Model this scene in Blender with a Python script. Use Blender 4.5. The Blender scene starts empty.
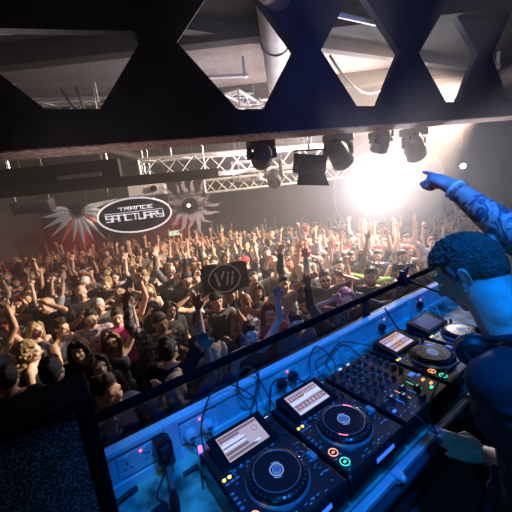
import bpy, math, random
from math import sin, cos, pi, radians as R
from mathutils import Vector as V, Matrix as M, noise
random.seed(11)
S = bpy.context.scene
COL = S.collection

# ------------------------------------------------------------------ camera
F, PITCH, ROLL = 301.7, .185, .115
CZ = 2.85                       # eye height above the dance floor
fw = V((0, cos(PITCH), -sin(PITCH)))
r0 = V((1, 0, 0)); u0 = r0.cross(fw)
cr = (cos(ROLL)*r0 - sin(ROLL)*u0).normalized()
cu = cr.cross(fw)
CO = V((0, 0, CZ))
cam = bpy.data.cameras.new('camera'); co = bpy.data.objects.new('camera', cam); COL.objects.link(co)
co.matrix_world = M(((cr.x, cu.x, -fw.x, 0), (cr.y, cu.y, -fw.y, 0), (cr.z, cu.z, -fw.z, CZ), (0, 0, 0, 1)))
cam.sensor_width = 36; cam.lens = 36*F/512; cam.clip_start = .02; cam.clip_end = 100
S.camera = co

def ray(x, y):
    return cr*((x-256)/F) - cu*((y-256)/F) + fw
def pd(x, y, d):                # point seen at a pixel, d metres deep
    return CO + ray(x, y)*d
def pz(x, y, z):                # ... on the horizontal plane at height z
    v = ray(x, y); return CO + v*((z-CZ)/v.z)
def py(x, y, Y):                # ... on the plane Y
    v = ray(x, y); return CO + v*(Y/v.y)
def ppl(x, y, p0, n):
    v = ray(x, y); return CO + v*((p0-CO).dot(n)/v.dot(n))
def to_px(p):
    q = p-CO; d = q.dot(fw); return 256+F*q.dot(cr)/d, 256-F*q.dot(cu)/d, d

YAW = .5914
D = V((cos(YAW), sin(YAW), 0)); N = V((-sin(YAW), cos(YAW), 0))
def B(a, p, z):                 # booth coordinates: along, away from the dj, height above the dance floor
    return D*a + N*p + V((0, 0, z))
def ab(v): return v.dot(D), v.dot(N), v.z
DECK = CZ-.882; DESK = CZ-.982; STAGE = CZ-1.88

# ------------------------------------------------------------------ materials
def mat(name, col, rough=.6, metal=0., emit=None, es=1., noise_amt=0., nscale=8., bump=0., bscale=60., col2=None, spec=.5, kind='noise', alpha=None, sheen=0., coat=0.):
    m = bpy.data.materials.new(name); m.use_nodes = True
    nt = m.node_tree; b = nt.nodes['Principled BSDF']
    b.inputs['Base Color'].default_value = (*col, 1); b.inputs['Roughness'].default_value = rough
    b.inputs['Metallic'].default_value = metal
    b.inputs['Specular IOR Level'].default_value = spec
    b.inputs['Coat Weight'].default_value = coat
    if emit:
        b.inputs['Emission Color'].default_value = (*emit, 1); b.inputs['Emission Strength'].default_value = es
    tc = nt.nodes.new('ShaderNodeTexCoord')
    if noise_amt or col2:
        n = nt.nodes.new('ShaderNodeTexVoronoi' if kind == 'vor' else 'ShaderNodeTexBrick' if kind == 'brick' else 'ShaderNodeTexNoise')
        nt.links.new(tc.outputs['Object'], n.inputs['Vector'])
        c2 = col2 or tuple(c*(1-noise_amt) for c in col)
        if kind == 'brick':
            n.inputs['Color1'].default_value = (*col, 1); n.inputs['Color2'].default_value = (*[c*.7 for c in col], 1)
            n.inputs['Mortar'].default_value = (*c2, 1); n.inputs['Scale'].default_value = nscale; n.inputs['Mortar Size'].default_value = .03
            nt.links.new(n.outputs['Color'], b.inputs['Base Color'])
        else:
            n.inputs['Scale'].default_value = nscale
            if kind == 'noise': n.inputs['Detail'].default_value = 6
            rp = nt.nodes.new('ShaderNodeValToRGB')
            rp.color_ramp.elements[0].position = .38; rp.color_ramp.elements[1].position = .62
            rp.color_ramp.elements[0].color = (*c2, 1); rp.color_ramp.elements[1].color = (*col, 1)
            nt.links.new(n.outputs[0], rp.inputs[0]); nt.links.new(rp.outputs[0], b.inputs['Base Color'])
    if bump:
        n2 = nt.nodes.new('ShaderNodeTexNoise'); n2.inputs['Scale'].default_value = bscale; n2.inputs['Detail'].default_value = 4
        nt.links.new(tc.outputs['Object'], n2.inputs['Vector'])
        bp = nt.nodes.new('ShaderNodeBump'); bp.inputs['Strength'].default_value = bump; bp.inputs['Distance'].default_value = .01
        nt.links.new(n2.outputs[0], bp.inputs['Height']); nt.links.new(bp.outputs[0], b.inputs['Normal'])
    return m

MT = {}
def mk(k, *a, **kw): MT[k] = mat(k, *a, **kw); return MT[k]
mk('black', (.012, .012, .014), .45, bump=.1, bscale=90)
mk('black_gloss', (.010, .010, .012), .22, noise_amt=.2, nscale=30)
mk('black_matte', (.014, .013, .015), .85, noise_amt=.4, nscale=10, bump=.2)
mk('panel_black', (.034, .034, .050), .8, noise_amt=.3, nscale=4, bump=.15, bscale=40)
mk('rubber', (.02, .02, .022), .6, bump=.1)
mk('steel', (.55, .56, .58), .3, metal=1, noise_amt=.2, nscale=20)
mk('alu', (.66, .68, .72), .5, metal=.55, noise_amt=.15, nscale=12)
mk('truss', (.85, .85, .87), .45, metal=.7, noise_amt=.15, nscale=8)
mk('white_plastic', (.72, .73, .74), .35, noise_amt=.08, nscale=6)
mk('white_plastic_worn', (.62, .64, .68), .4, noise_amt=.15, nscale=9)
mk('groove', (.12, .13, .15), .7, noise_amt=.2)
mk('hole', (.01, .01, .012), .8, noise_amt=.2)
mk('desk_paint', (.30, .55, .40), .45, col2=(.04, .07, .055), nscale=9, bump=.15, bscale=30)
mk('plaster', (.55, .40, .36), .95, col2=(.22, .15, .14), nscale=26, bump=.9, bscale=40)
mk('tile', (.27, .24, .25), .8, kind='brick', col2=(.09, .08, .085), nscale=7.5, bump=.6, bscale=7)
mk('wall_dark', (.10, .09, .10), .9, noise_amt=.3, nscale=1.2, bump=.2, bscale=12)
mk('floor_dark', (.05, .045, .045), .6, noise_amt=.4, nscale=3)
mk('duct', (.32, .31, .33), .5, metal=.5, noise_amt=.3, nscale=5)
mk('sign_black', (.012, .012, .016), .5, noise_amt=.2)
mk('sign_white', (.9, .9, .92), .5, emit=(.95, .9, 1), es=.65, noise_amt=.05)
mk('exit_green', (.7, .9, .8), .5, emit=(.55, 1, .75), es=.9, noise_amt=.1)
mk('case_black', (.004, .004, .005), .85, noise_amt=.3, spec=.05)
mk('petal_white', (.85, .82, .84), .6, noise_amt=.15, nscale=5)
mk('petal_purple', (.34, .29, .38), .6, noise_amt=.2, nscale=5)
mk('petal_red', (.80, .30, .26), .6, noise_amt=.2, nscale=5)
mk('lamp_glow', (1, 1, 1), .5, emit=(1, .98, .97), es=60)
mk('lamp_small', (1, 1, 1), .5, emit=(1, .97, 1), es=6)
mk('led_red', (1, .1, .1), .5, emit=(1, .12, .15), es=3)
mk('led_yellow', (1, .6, .05), .5, emit=(1, .62, .08), es=1.6)
mk('led_orange', (1, .4, .2), .5, emit=(1, .38, .14), es=1.6)
mk('led_green', (.1, 1, .5), .5, emit=(.05, .9, .5), es=1.4)
mk('led_blue', (.1, .3, 1), .5, emit=(.05, .2, 1), es=.9)
mk('led_white', (.8, .9, 1), .5, emit=(.7, .85, 1), es=.7)
mk('led_pink', (1, .2, .4), .5, emit=(1, .15, .4), es=1.8)
mk('mark', (.75, .8, .85), .5, noise_amt=.1)
mk('button_grey', (.30, .33, .37), .4, noise_amt=.1)
mk('jog_silver', (.6, .64, .70), .35, metal=.7, noise_amt=.1, nscale=40)
mk('screen_beige', (.3, .25, .2), .3, emit=(.42, .31, .24), es=1)
mk('screen_brown', (.15, .1, .08), .3, emit=(.16, .085, .06), es=1)
mk('screen_white', (.7, .7, .7), .3, emit=(.56, .50, .49), es=1)
mk('screen_orange', (.4, .2, .1), .3, emit=(.42, .19, .10), es=1)
mk('screen_pink', (.5, .3, .3), .3, emit=(.5, .27, .26), es=1)
mk('screen_off_reflect', (.16, .15, .17), .35, noise_amt=.1)  # unlit screen, its grey reflection is put into the base colour
mk('cable', (.015, .016, .02), .5, noise_amt=.1)
mk('silver_torch', (.55, .6, .65), .25, metal=.9, noise_amt=.1)
mk('vinyl_white', (.75, .75, .75), .4, noise_amt=.1)
mk('flag_black', (.035, .03, .035), .8, noise_amt=.3, nscale=5, bump=.3, bscale=10)
mk('flag_white', (.92, .9, .9), .7, noise_amt=.1)
mk('band', (.75, .8, .9), .5, noise_amt=.1)
mk('eye', (.02, .015, .012), .3, noise_amt=.1)
mk('lip', (.40, .13, .11), .5, noise_amt=.1)
mk('red_pad', (.5, .02, .02), .6, noise_amt=.2)
mk('tooth', (.7, .68, .62), .4, noise_amt=.1)

def grille_mat():
    m = mat('speaker_grille', (.05, .05, .055), .5, metal=.4)
    nt = m.node_tree; b = nt.nodes['Principled BSDF']; tc = nt.nodes.new('ShaderNodeTexCoord')
    v = nt.nodes.new('ShaderNodeTexVoronoi'); v.inputs['Scale'].default_value = 190
    nt.links.new(tc.outputs['Object'], v.inputs['Vector'])
    r = nt.nodes.new('ShaderNodeValToRGB'); r.color_ramp.elements[0].color = (.02, .02, .022, 1); r.color_ramp.elements[1].color = (.22, .20, .24, 1)
    r.color_ramp.elements[0].position = .45; r.color_ramp.elements[1].position = .85
    nt.links.new(v.outputs[0], r.inputs[0]); nt.links.new(r.outputs[0], b.inputs['Base Color'])
    bp = nt.nodes.new('ShaderNodeBump'); bp.inputs['Strength'].default_value = .8; bp.inputs['Distance'].default_value = .004
    nt.links.new(v.outputs[0], bp.inputs['Height']); nt.links.new(bp.outputs[0], b.inputs['Normal'])
    return m
MT['grille'] = grille_mat()

def acrylic():
    m = bpy.data.materials.new('smoked_acrylic'); m.use_nodes = True; nt = m.node_tree
    nt.nodes.clear(); o = nt.nodes.new('ShaderNodeOutputMaterial')
    t = nt.nodes.new('ShaderNodeBsdfTransparent'); t.inputs[0].default_value = (.60, .62, .66, 1)
    g = nt.nodes.new('ShaderNodeBsdfGlossy'); g.inputs['Roughness'].default_value = .08
    x = nt.nodes.new('ShaderNodeMixShader'); x.inputs[0].default_value = .05
    nt.links.new(t.outputs[0], x.inputs[1]); nt.links.new(g.outputs[0], x.inputs[2])
    nt.links.new(x.outputs[0], o.inputs[0]); return m
MT['acrylic'] = acrylic()

_c = {}
def cloth(rgb, nm='fabric', pattern=None):
    k = (rgb, pattern)
    if k not in _c:
        if pattern: _c[k] = mat(nm, rgb, .85, col2=pattern, nscale=22, kind='vor' if sum(pattern) > 2 else 'noise', bump=.3, bscale=40)
        else: _c[k] = mat(nm, rgb, .85, noise_amt=.25, nscale=9, bump=.3, bscale=40)
    return _c[k]
def skinm(rgb, nm='skin'):
    k = ('s', rgb)
    if k not in _c: _c[k] = mat(nm, rgb, .5, noise_amt=.12, nscale=14, bump=.08, bscale=120)
    return _c[k]
def hairm(rgb, nm='hair'):
    k = ('h', rgb)
    if k not in _c: _c[k] = mat(nm, rgb, .55, noise_amt=.55, nscale=70, bump=1., bscale=130)
    return _c[k]

# ------------------------------------------------------------------ mesh builder
class MB:
    def __init__(s): s.v = []; s.f = []; s.m = []; s.k = 0
    def add(s, vs, fs, k=None):
        o = len(s.v); s.v += [tuple(v) for v in vs]; s.f += [tuple(i+o for i in f) for f in fs]
        s.m += [s.k if k is None else k]*len(fs); return s
    def box(s, c, d, rot=None, k=None):
        c = V(c); x, y, z = d[0]/2, d[1]/2, d[2]/2
        vs = [V((i*x, j*y, l*z)) for i in (-1, 1) for j in (-1, 1) for l in (-1, 1)]
        if rot is not None: vs = [rot @ v for v in vs]
        return s.add([v+c for v in vs], [(0, 1, 3, 2), (4, 6, 7, 5), (0, 4, 5, 1), (2, 3, 7, 6), (0, 2, 6, 4), (1, 5, 7, 3)], k)
    def cone(s, p0, p1, r0, r1, n=12, caps=True, k=None):
        p0, p1 = V(p0), V(p1); a = (p1-p0).normalized()
        q = a.to_track_quat('Z', 'Y').to_matrix(); X, Y = q.col[0], q.col[1]
        vs = [p0+(X*cos(2*pi*i/n)+Y*sin(2*pi*i/n))*r0 for i in range(n)]+[p1+(X*cos(2*pi*i/n)+Y*sin(2*pi*i/n))*r1 for i in range(n)]
        fs = [(i, (i+1) % n, n+(i+1) % n, n+i) for i in range(n)]
        if caps: fs += [tuple(range(n-1, -1, -1)), tuple(range(n, 2*n))]
        return s.add(vs, fs, k)
    def lathe(s, prof, c=(0, 0, 0), n=24, rot=None, k=None, cap=True):     # prof: list of (r, z)
        c = V(c); vs = []; fs = []
        for r, z in prof:
            for i in range(n):
                v = V((r*cos(2*pi*i/n), r*sin(2*pi*i/n), z))
                if rot is not None: v = rot @ v
                vs.append(v+c)
        for j in range(len(prof)-1):
            for i in range(n): fs.append((j*n+i, j*n+(i+1) % n, (j+1)*n+(i+1) % n, (j+1)*n+i))
        if cap and prof[0][0] > 1e-6: fs.append(tuple(range(n-1, -1, -1)))
        if cap and prof[-1][0] > 1e-6: fs.append(tuple(range((len(prof)-1)*n, len(prof)*n)))
        return s.add(vs, fs, k)
    def ell(s, c, r, rot=None, n=12, k=None):
        if not hasattr(r, '__len__'): r = (r, r, r)
        c = V(c); vs = []; h = n//2+1
        for j in range(1, h):
            t = pi*j/h
            for i in range(n):
                v = V((r[0]*sin(t)*cos(2*pi*i/n), r[1]*sin(t)*sin(2*pi*i/n), r[2]*cos(t)))
                vs.append((rot @ v if rot is not None else v)+c)
        fs = [((j*n+i), (j*n+n+i), (j*n+n+(i+1) % n), (j*n+(i+1) % n)) for j in range(h-2) for i in range(n)]
        t = V((0, 0, r[2])); bt = -t
        if rot is not None: t = rot @ t; bt = rot @ bt
        vs += [t+c, bt+c]; a = len(vs)-2
        fs += [(a, i, (i+1) % n) for i in range(n)]+[(a+1, (h-2)*n+(i+1) % n, (h-2)*n+i) for i in range(n)]
        return s.add(vs, fs, k)
    def limb(s, p0, p1, r0, r1, n=12, k=None):
        s.cone(p0, p1, r0, r1, n, k=k); s.ell(p0, r0, n=n, k=k); s.ell(p1, r1, n=n, k=k); return s
    def tube(s, pts, r, n=8, closed=False, k=None):
        pts = [V(p) for p in pts]; L = len(pts); vs = []; X = None
        for i, p in enumerate(pts):
            a = pts[(i+1) % L] if (closed or i < L-1) else p
            b = pts[i-1] if (closed or i > 0) else p
            t = (a-b).normalized()
            if X is None: X = t.orthogonal().normalized()
            X = (X-t*X.dot(t)).normalized(); Y = t.cross(X)
            rr = r[i] if hasattr(r, '__len__') else r
            vs += [p+(X*cos(2*pi*j/n)+Y*sin(2*pi*j/n))*rr for j in range(n)]
        fs = []
        for i in range(L if closed else L-1):
            i2 = (i+1) % L
            fs += [(i*n+j, i*n+(j+1) % n, i2*n+(j+1) % n, i2*n+j) for j in range(n)]
        if not closed: fs += [tuple(range(n-1, -1, -1)), tuple(range((L-1)*n, L*n))]
        return s.add(vs, fs, k)
    def prism(s, poly, O, X, Y, Z, k=None):      # polygon (x,y) in frame O,X,Y, thickness vector Z
        O, X, Y, Z = V(O), V(X), V(Y), V(Z); n = len(poly)
        vs = [O+X*x+Y*y for x, y in poly]; vs += [v+Z for v in vs]
        return s.add(vs, [tuple(range(n-1, -1, -1)), tuple(range(n, 2*n))]+[(i, (i+1) % n, n+(i+1) % n, n+i) for i in range(n)], k)
    def mesh(s, name):
        me = bpy.data.meshes.new(name); me.from_pydata(s.v, [], s.f); me.polygons.foreach_set('material_index', s.m); me.update(); return me
    def build(s, name, mats, parent=None, smooth=None, bevel=0, loc=None, rotz=None, **tags):
        me = s.mesh(name)
        for m in (mats if isinstance(mats, (list, tuple)) else [mats]): me.materials.append(MT[m] if isinstance(m, str) else m)
        import bmesh
        bm = bmesh.new(); bm.from_mesh(me); bmesh.ops.recalc_face_normals(bm, faces=bm.faces); bm.to_mesh(me); bm.free()
        o = bpy.data.objects.new(name, me); COL.objects.link(o)
        if parent: o.parent = parent
        if loc is not None: o.location = loc
        if rotz is not None: o.rotation_euler = (0, 0, rotz)
        if smooth: me.polygons.foreach_set('use_smooth', [True]*len(me.polygons))
        if smooth == 'a': me.set_sharp_from_angle(angle=R(35))
        if bevel:
            b = o.modifiers.new('bevel', 'BEVEL'); b.width = bevel; b.segments = 2; b.limit_method = 'ANGLE'
        for k, v in tags.items(): o[k] = v
        return o

def empty(name, loc, rotz=0, **tags):
    o = bpy.data.objects.new(name, None); COL.objects.link(o); o.location = loc; o.rotation_euler = (0, 0, rotz); o.empty_display_size = .1
    for k, v in tags.items(): o[k] = v
    return o
def each(name, parts, m, parent, **kw):       # one object per piece
    return [q.build(name, m, parent, **kw) for q in parts]
def kids(o): return [c for c in bpy.data.objects if c.parent == o]
def copy_tree(o, parent=None):
    c = o.copy(); COL.objects.link(c); c.parent = parent
    for ch in kids(o): copy_tree(ch, c)
    return c
def remesh(mb, name, voxel, smooth=4, fac=.5):
    me = mb.mesh('tmp'); o = bpy.data.objects.new('tmp', me); COL.objects.link(o)
    r = o.modifiers.new('r', 'REMESH'); r.mode = 'VOXEL'; r.voxel_size = voxel; r.use_smooth_shade = True
    if smooth:
        s = o.modifiers.new('s', 'SMOOTH'); s.factor = fac; s.iterations = smooth
    dg = bpy.context.evaluated_depsgraph_get(); dg.update()
    out = bpy.data.meshes.new_from_object(o.evaluated_get(dg)); out.name = name
    bpy.data.objects.remove(o); bpy.data.meshes.remove(me)
    out.materials.clear()
    return out

# ------------------------------------------------------------------ people
def rotm(yaw, pitch, tilt):     # head: yaw about Z, pitch (down positive) about X, tilt about Y; faces -Y
    return M.Rotation(yaw, 3, 'Z') @ M.Rotation(pitch, 3, 'X') @ M.Rotation(tilt, 3, 'Y')

def head_prims(mb, c, Rm, s=1., detail=False):
    def p(v): return c + Rm @ (V(v)*s)
    def e(v, r): mb.ell(p(v), [x*s for x in r] if hasattr(r, '__len__') else r*s, rot=Rm, n=16)
    e((0, .014, .03), (.075, .095, .088)); e((0, -.028, -.025), (.061, .064, .08)); e((0, -.045, -.078), (.044, .042, .034))
    e((0, -.07, -.095), (.02, .018, .016))
    mb.limb(p((0, -.088, .008)), p((0, -.112, -.026)), .008*s, .0135*s)
    mb.limb(p((-.012, -.098, -.03)), p((.012, -.098, -.03)), .009*s, .009*s)
    mb.limb(p((-.042, -.076, .024)), p((.042, -.076, .024)), .013*s, .013*s)
    for q in (-1, 1):
        e((q*.038, -.062, -.03), (.024, .026, .024)); e((q*.050, -.02, -.062), (.016, .04, .028))
        e((q*.080, .012, -.008), (.007, .014, .025) if detail else (.008, .017, .029)); e((q*.030, -.077, .003), .0135)
        if detail:
            mb.tube([p((q*(.084+.004*cos(t)), .012+.016*cos(t), -.008+.027*sin(t))) for t in [i*pi/8 for i in range(-5, 11)]], .0032*s, 6)
            e((q*.080, -.004, -.03), (.008, .007, .012))
    e((0, -.086, -.052), (.025, .012, .006)); e((0, -.084, -.062), (.022, .012, .007))

def hand_prims(mb, w, h, nrm, kind='open', s=1., thumb_side=1, fr=.0098):
    h = h.normalized(); nrm = (nrm-h*nrm.dot(h)).normalized(); side = h.cross(nrm)*thumb_side
    rot = M((side, nrm, h)).transposed()
    mb.ell(w+h*.048*s, (.040*s, (.021 if kind in ('point', 'fist') else .016)*s, .052*s), rot=rot, n=14)
    mb.limb(w, w+h*.04*s, .026*s, .024*s)
    curls = {'open': [.2]*4, 'relax': [.55, .65, .7, .8], 'fist': [1.8]*4, 'point': [.12, 2.0, 2.05, 2.1], 'peace': [.1, .1, 1.8, 1.8], 'cup': [.8, .9, 1., 1.1], 'grip': [1.1]*4}[kind]
    ln = (.070, .078, .072, .058)
    for i in range(4):
        b = w+h*(.086-.004*abs(i-1.2))*s+side*(1.4-i)*.0205*s
        c = curls[i]; spread = side*(1.4-i)*(.16 if kind in ('open', 'peace') else .03)
        d1 = (h*cos(c*.6)+nrm*sin(c*.6)+spread).normalized(); d2 = (h*cos(c*1.3)+nrm*sin(c*1.3)+spread).normalized()
        d3 = (h*cos(c*1.9)+nrm*sin(c*1.9)+spread).normalized()
        p1 = b+d1*ln[i]*.46*s; p2 = p1+d2*ln[i]*.3*s; p3 = p2+d3*ln[i]*.24*s
        mb.limb(b-h*.02*s, p1, fr*s, fr*.95*s, 8); mb.limb(p1, p2, fr*.95*s, fr*.88*s, 8); mb.limb(p2, p3, fr*.88*s, fr*.78*s, 8)
    t0 = w+h*.025*s+side*.026*s
    if kind in ('open', 'peace', 'relax'): td = (side*.8+h*.75+nrm*.15).normalized(); t2 = (side*.45+h+nrm*.3).normalized()
    else: td = (side*.5+h*.8+nrm*.5).normalized(); t2 = (h*.6+nrm*.6-side*.5).normalized()
    p1 = t0+td*.04*s; mb.limb(t0, p1, fr*1.35*s, fr*1.1*s, 8); mb.limb(p1, p1+t2*.032*s, fr*1.1*s, fr*.85*s, 8)

def joints(pose):
    fem = pose.get('f', 0); sw = .155 if fem else .18
    J = {}
    lean = pose.get('lean', 0); sx = pose.get('sx', 0)
    def up(v, k): return V(v)+V((sx*k, -lean*k, 0))
    J['pel'] = V((0, 0, .95)); J['belly'] = up((0, 0, 1.10), .3); J['chest'] = up((0, 0, 1.28), .7); J['neck'] = up((0, .01, 1.43), .95)
    J['head'] = J['neck']+V((0, -.02, .17)) + V(pose.get('ho', (0, 0, 0))) + V((sx*.1, -lean*.1, 0))
    for q, k in ((-1, 'R'), (1, 'L')):
        u, f, h, nr, kind = pose[k]
        u, f, h, nr = V(u).normalized(), V(f).normalized(), V(h).normalized(), V(nr)
        sh = J['neck']+V((q*sw, 0, -.02+(.035 if u.z > .2 else 0)))
        J['S'+k] = sh; J['E'+k] = sh+u*.285; J['W'+k] = J['E'+k]+f*.25; J['h'+k] = (h, nr, kind)
    return J

def body_prims(mb, pose, J):
    fem = pose.get('f', 0); g = .86 if fem else 1.
    mb.ell(J['pel'], (.165, .12, .13), n=16); mb.ell(J['belly'], (.15*g, .112*g, .17), n=16); mb.ell(J['chest'], (.172*g, .118, .17), n=16)
    if fem:
        for q in (-1, 1): mb.ell(J['chest']+V((q*.065, -.085, .0)), (.06, .055, .06))
    nk = J['neck']
    mb.limb(nk+V((0, .01, -.03)), J['head']+V((0, .012, -.06)), .056*g, .050*g)
    for k in 'RL':
        Sh = J['S'+k]; mb.limb(nk+V((0, .01, .02)), Sh, .042*g, .05*g); mb.limb(J['chest']+V((0, 0, .08)), Sh, .09*g, .056*g)
        mb.limb(Sh, J['E'+k], .052*g, .039*g)
        mb.limb(J['E'+k], J['E'+k].lerp(J['W'+k], .35), .038*g, .040*g); mb.limb(J['E'+k].lerp(J['W'+k], .35), J['W'+k], .040*g, .026*g)
        h, nr, kind = J['h'+k]
        hand_prims(mb, J['W'+k], h, nr, kind, thumb_side=1 if k == 'L' else -1, fr=pose.get('fr', .0115))
    for q in (-1, 1):
        hp, kn, an = V((q*.09, 0, .92)), V((q*.10, -.02, .50)), V((q*.11, .015, .09))
        mb.limb(hp, kn, .088, .058); mb.limb(kn, an, .056, .038); mb.limb(an, V((q*.12, -.13, .035)), .04, .033)

def shirt_mesh(pose, J, kind, vox=.014):
    mb = MB(); fem = pose.get('f', 0); g = .86 if fem else 1.; e = .013
    mb.ell(J['belly'], (.15*g+e, .112*g+e, .19), n=16); mb.ell(J['chest'], (.172*g+e, .118+e, .165), n=16)
    mb.ell(J['pel']+V((0, 0, .03)), (.168+e, .122+e, .11), n=16)
    if fem:
        for q in (-1, 1): mb.ell(J['chest']+V((q*.065, -.085, .0)), (.06+e, .055+e, .06+e))
    for k in 'RL':
        Sh = J['S'+k]
        if kind == 'tank':
            mb.limb(J['chest']+V((0, 0, .08)), J['neck'].lerp(Sh, .62)+V((0, 0, -.01)), .095*g, .045*g); continue
        mb.limb(J['neck']+V((0, .012, -.015)), Sh, .042*g+e, .05*g+e); mb.limb(J['chest']+V((0, 0, .08)), Sh, .092*g+e, .056*g+e)
        if kind == 'tee': mb.limb(Sh, Sh.lerp(J['E'+k], .62), .052*g+e+.004, .045*g+e+.006)
        else: mb.limb(Sh, J['E'+k], .052*g+e+.004, .042*g+e); mb.limb(J['E'+k], J['E'+k].lerp(J['W'+k], .92), .042*g+e, .03*g+e)
    return remesh(mb, 'shirt', vox, 3)

def finish_body(mb, J, Rm, name, vox, smooth=2):
    me = remesh(mb, name, vox, smooth)
    inv = Rm.transposed(); c = J['head']
    for p in me.polygons:
        q = inv @ (V(p.center)-c)
        if q.y < -.055:
            if abs(abs(q.x)-.031) < .0105 and abs(q.z-.001) < .0052: p.material_index = 1
            elif abs(q.x) < .024 and abs(q.z+.057) < .0085: p.material_index = 2
    return me

U = (0, 0, 1)
DN = ((.18, -.1, -1), (.05, -.75, -.6))
P_ = {}
def pose(k, R_, L_, f=0, **kw): P_[k] = dict(R=R_, L=L_, f=f, **kw)
dnR = ((-.22, .02, -1), (-.05, -.45, -.8), (0, -.5, -.85), (1, 0, 0), 'relax'); dnL = ((.22, .02, -1), (.05, -.45, -.8), (0, -.5, -.85), (-1, 0, 0), 'relax')
frR = ((-.25, -.25, -1), (.35, -.8, .55), (.3, -.4, .8), (.8, -.2, 0), 'relax'); frL = ((.25, -.25, -1), (-.35, -.8, .55), (-.3, -.4, .8), (-.8, -.2, 0), 'relax')
upR = ((-.5, -.15, .85), (.05, -.2, 1), (.1, -.25, 1), (0, -1, .1), 'open'); upL = ((.5, -.15, .85), (-.05, -.2, 1), (-.1, -.25, 1), (0, -1, .1), 'open')
hiR = ((-.25, -.2, 1), (.0, -.1, 1), (.1, 0, 1), (0, -1, .1), 'point'); hiL = ((.3, -.25, 1), (.15, -.15, 1), (.1, 0, 1), (0, -1, .1), 'peace')
fsR = ((-.8, -.3, .35), (-.1, -.2, 1), (0, -.2, 1), (0, -1, .1), 'fist'); fsL = ((.8, -.3, .35), (.1, -.2, 1), (0, -.2, 1), (0, -1, .1), 'fist')
fwR = ((-.3, -.8, .45), (.0, -.75, .75), (0, -.8, .6), (0, -.4, -1), 'open'); fwL = ((.3, -.8, .45), (.0, -.75, .75), (0, -.8, .6), (0, -.4, -1), 'open')
htR = ((-.75, -.35, .35), (.85, -.25, .45), (.8, -.1, .6), (0, -1, .0), 'cup'); htL = ((.75, -.35, .35), (-.85, -.25, .45), (-.8, -.1, .6), (0, -1, .0), 'cup')
clR = ((-.35, -.5, -.4), (.5, -.35, 1), (.1, -.1, 1), (1, 0, 0), 'open'); clL = ((.35, -.5, -.4), (-.5, -.35, 1), (-.1, -.1, 1), (-1, 0, 0), 'open')
pose('down', dnR, dnL, 0, hd=(.05, .02, 0)); pose('fdown', dnR, dnL, 1, hd=(-.12, .05, .06))
pose('front', frR, frL, 0, hd=(-.2, .06, 0)); pose('ffront', frR, frL, 1, hd=(.2, .0, -.1))
pose('armR', upR, frL, 0, hd=(.1, -.1, 0)); pose('armL', frR, upL, 0, hd=(-.1, -.08, .05), lean=.03)
pose('farmR', upR, dnL, 1, hd=(.1, -.08, .08)); pose('farmL', dnR, upL, 1, hd=(-.15, -.1, 0))
pose('both', upR, upL, 0, hd=(0, -.14, 0)); pose('fboth', upR, upL, 1, hd=(.15, -.12, 0))
pose('point', hiR, dnL, 0, hd=(.0, -.12, 0)); pose('peace', dnR, hiL, 0, hd=(.2, -.1, 0)); pose('fhigh', hiR, hiL, 1, hd=(-.05, -.15, 0))
pose('fist', fsR, frL, 0, hd=(-.25, -.05, 0)); pose('fists', fsR, fsL, 0, hd=(.1, -.1, 0), lean=.04)
pose('reach', fwR, dnL, 0, hd=(0, -.06, .08), lean=.05); pose('freach', dnR, fwL, 1, hd=(.1, -.06, 0), lean=.04)
pose('heart', htR, htL, 0, hd=(0, -.08, 0)); pose('fheart', htR, htL, 1, hd=(0, -.06, 0))
pose('clap', clR, clL, 0, hd=(.1, -.05, 0)); pose('fclap', clR, clL, 1, hd=(-.15, -.05, 0))
WORDS = {'down': 'arms down', 'front': 'hands held in front', 'armR': 'one open hand raised', 'armL': 'one open hand raised', 'both': 'both hands in the air', 'point': 'one finger pointing up high',
         'peace': 'two fingers up in a v sign', 'high': 'both arms stretched straight up', 'fist': 'one fist raised', 'fists': 'two fists raised', 'reach': 'one arm reaching towards the booth',
         'heart': 'hands joined overhead', 'clap': 'hands clapping'}
def pword(k): return WORDS.get(k, WORDS.get(k[1:] if k[0] == 'f' else k, 'standing'))

cache = {}
def body(pk):
    if ('b', pk) not in cache:
        po = P_[pk]; J = joints(po); Rm = rotm(*po['hd']); mb = MB(); body_prims(mb, po, J); head_prims(mb, J['head'], Rm)
        cache['b', pk] = finish_body(mb, J, Rm, 'person_body', .0105); cache['j', pk] = (J, Rm)
        for _ in range(3): cache['b', pk].materials.append(None)
    return cache['b', pk], *cache['j', pk]
def shirt(pk, kind):
    if (kind, pk) not in cache:
        body(pk); cache[kind, pk] = shirt_mesh(P_[pk], cache['j', pk][0], kind); cache[kind, pk].materials.append(None)
    return cache[kind, pk]
def trousers():
    if 'tr' not in cache:
        mb = MB(); mb.ell((0, 0, .93), (.178, .132, .12), n=16)
        for q in (-1, 1): mb.limb((q*.09, 0, .90), (q*.10, -.02, .50), .102, .072); mb.limb((q*.10, -.02, .50), (q*.11, .015, .12), .07, .056)
        cache['tr'] = remesh(mb, 'trousers', .016, 3); cache['tr'].materials.append(None)
    return cache['tr']
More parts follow.
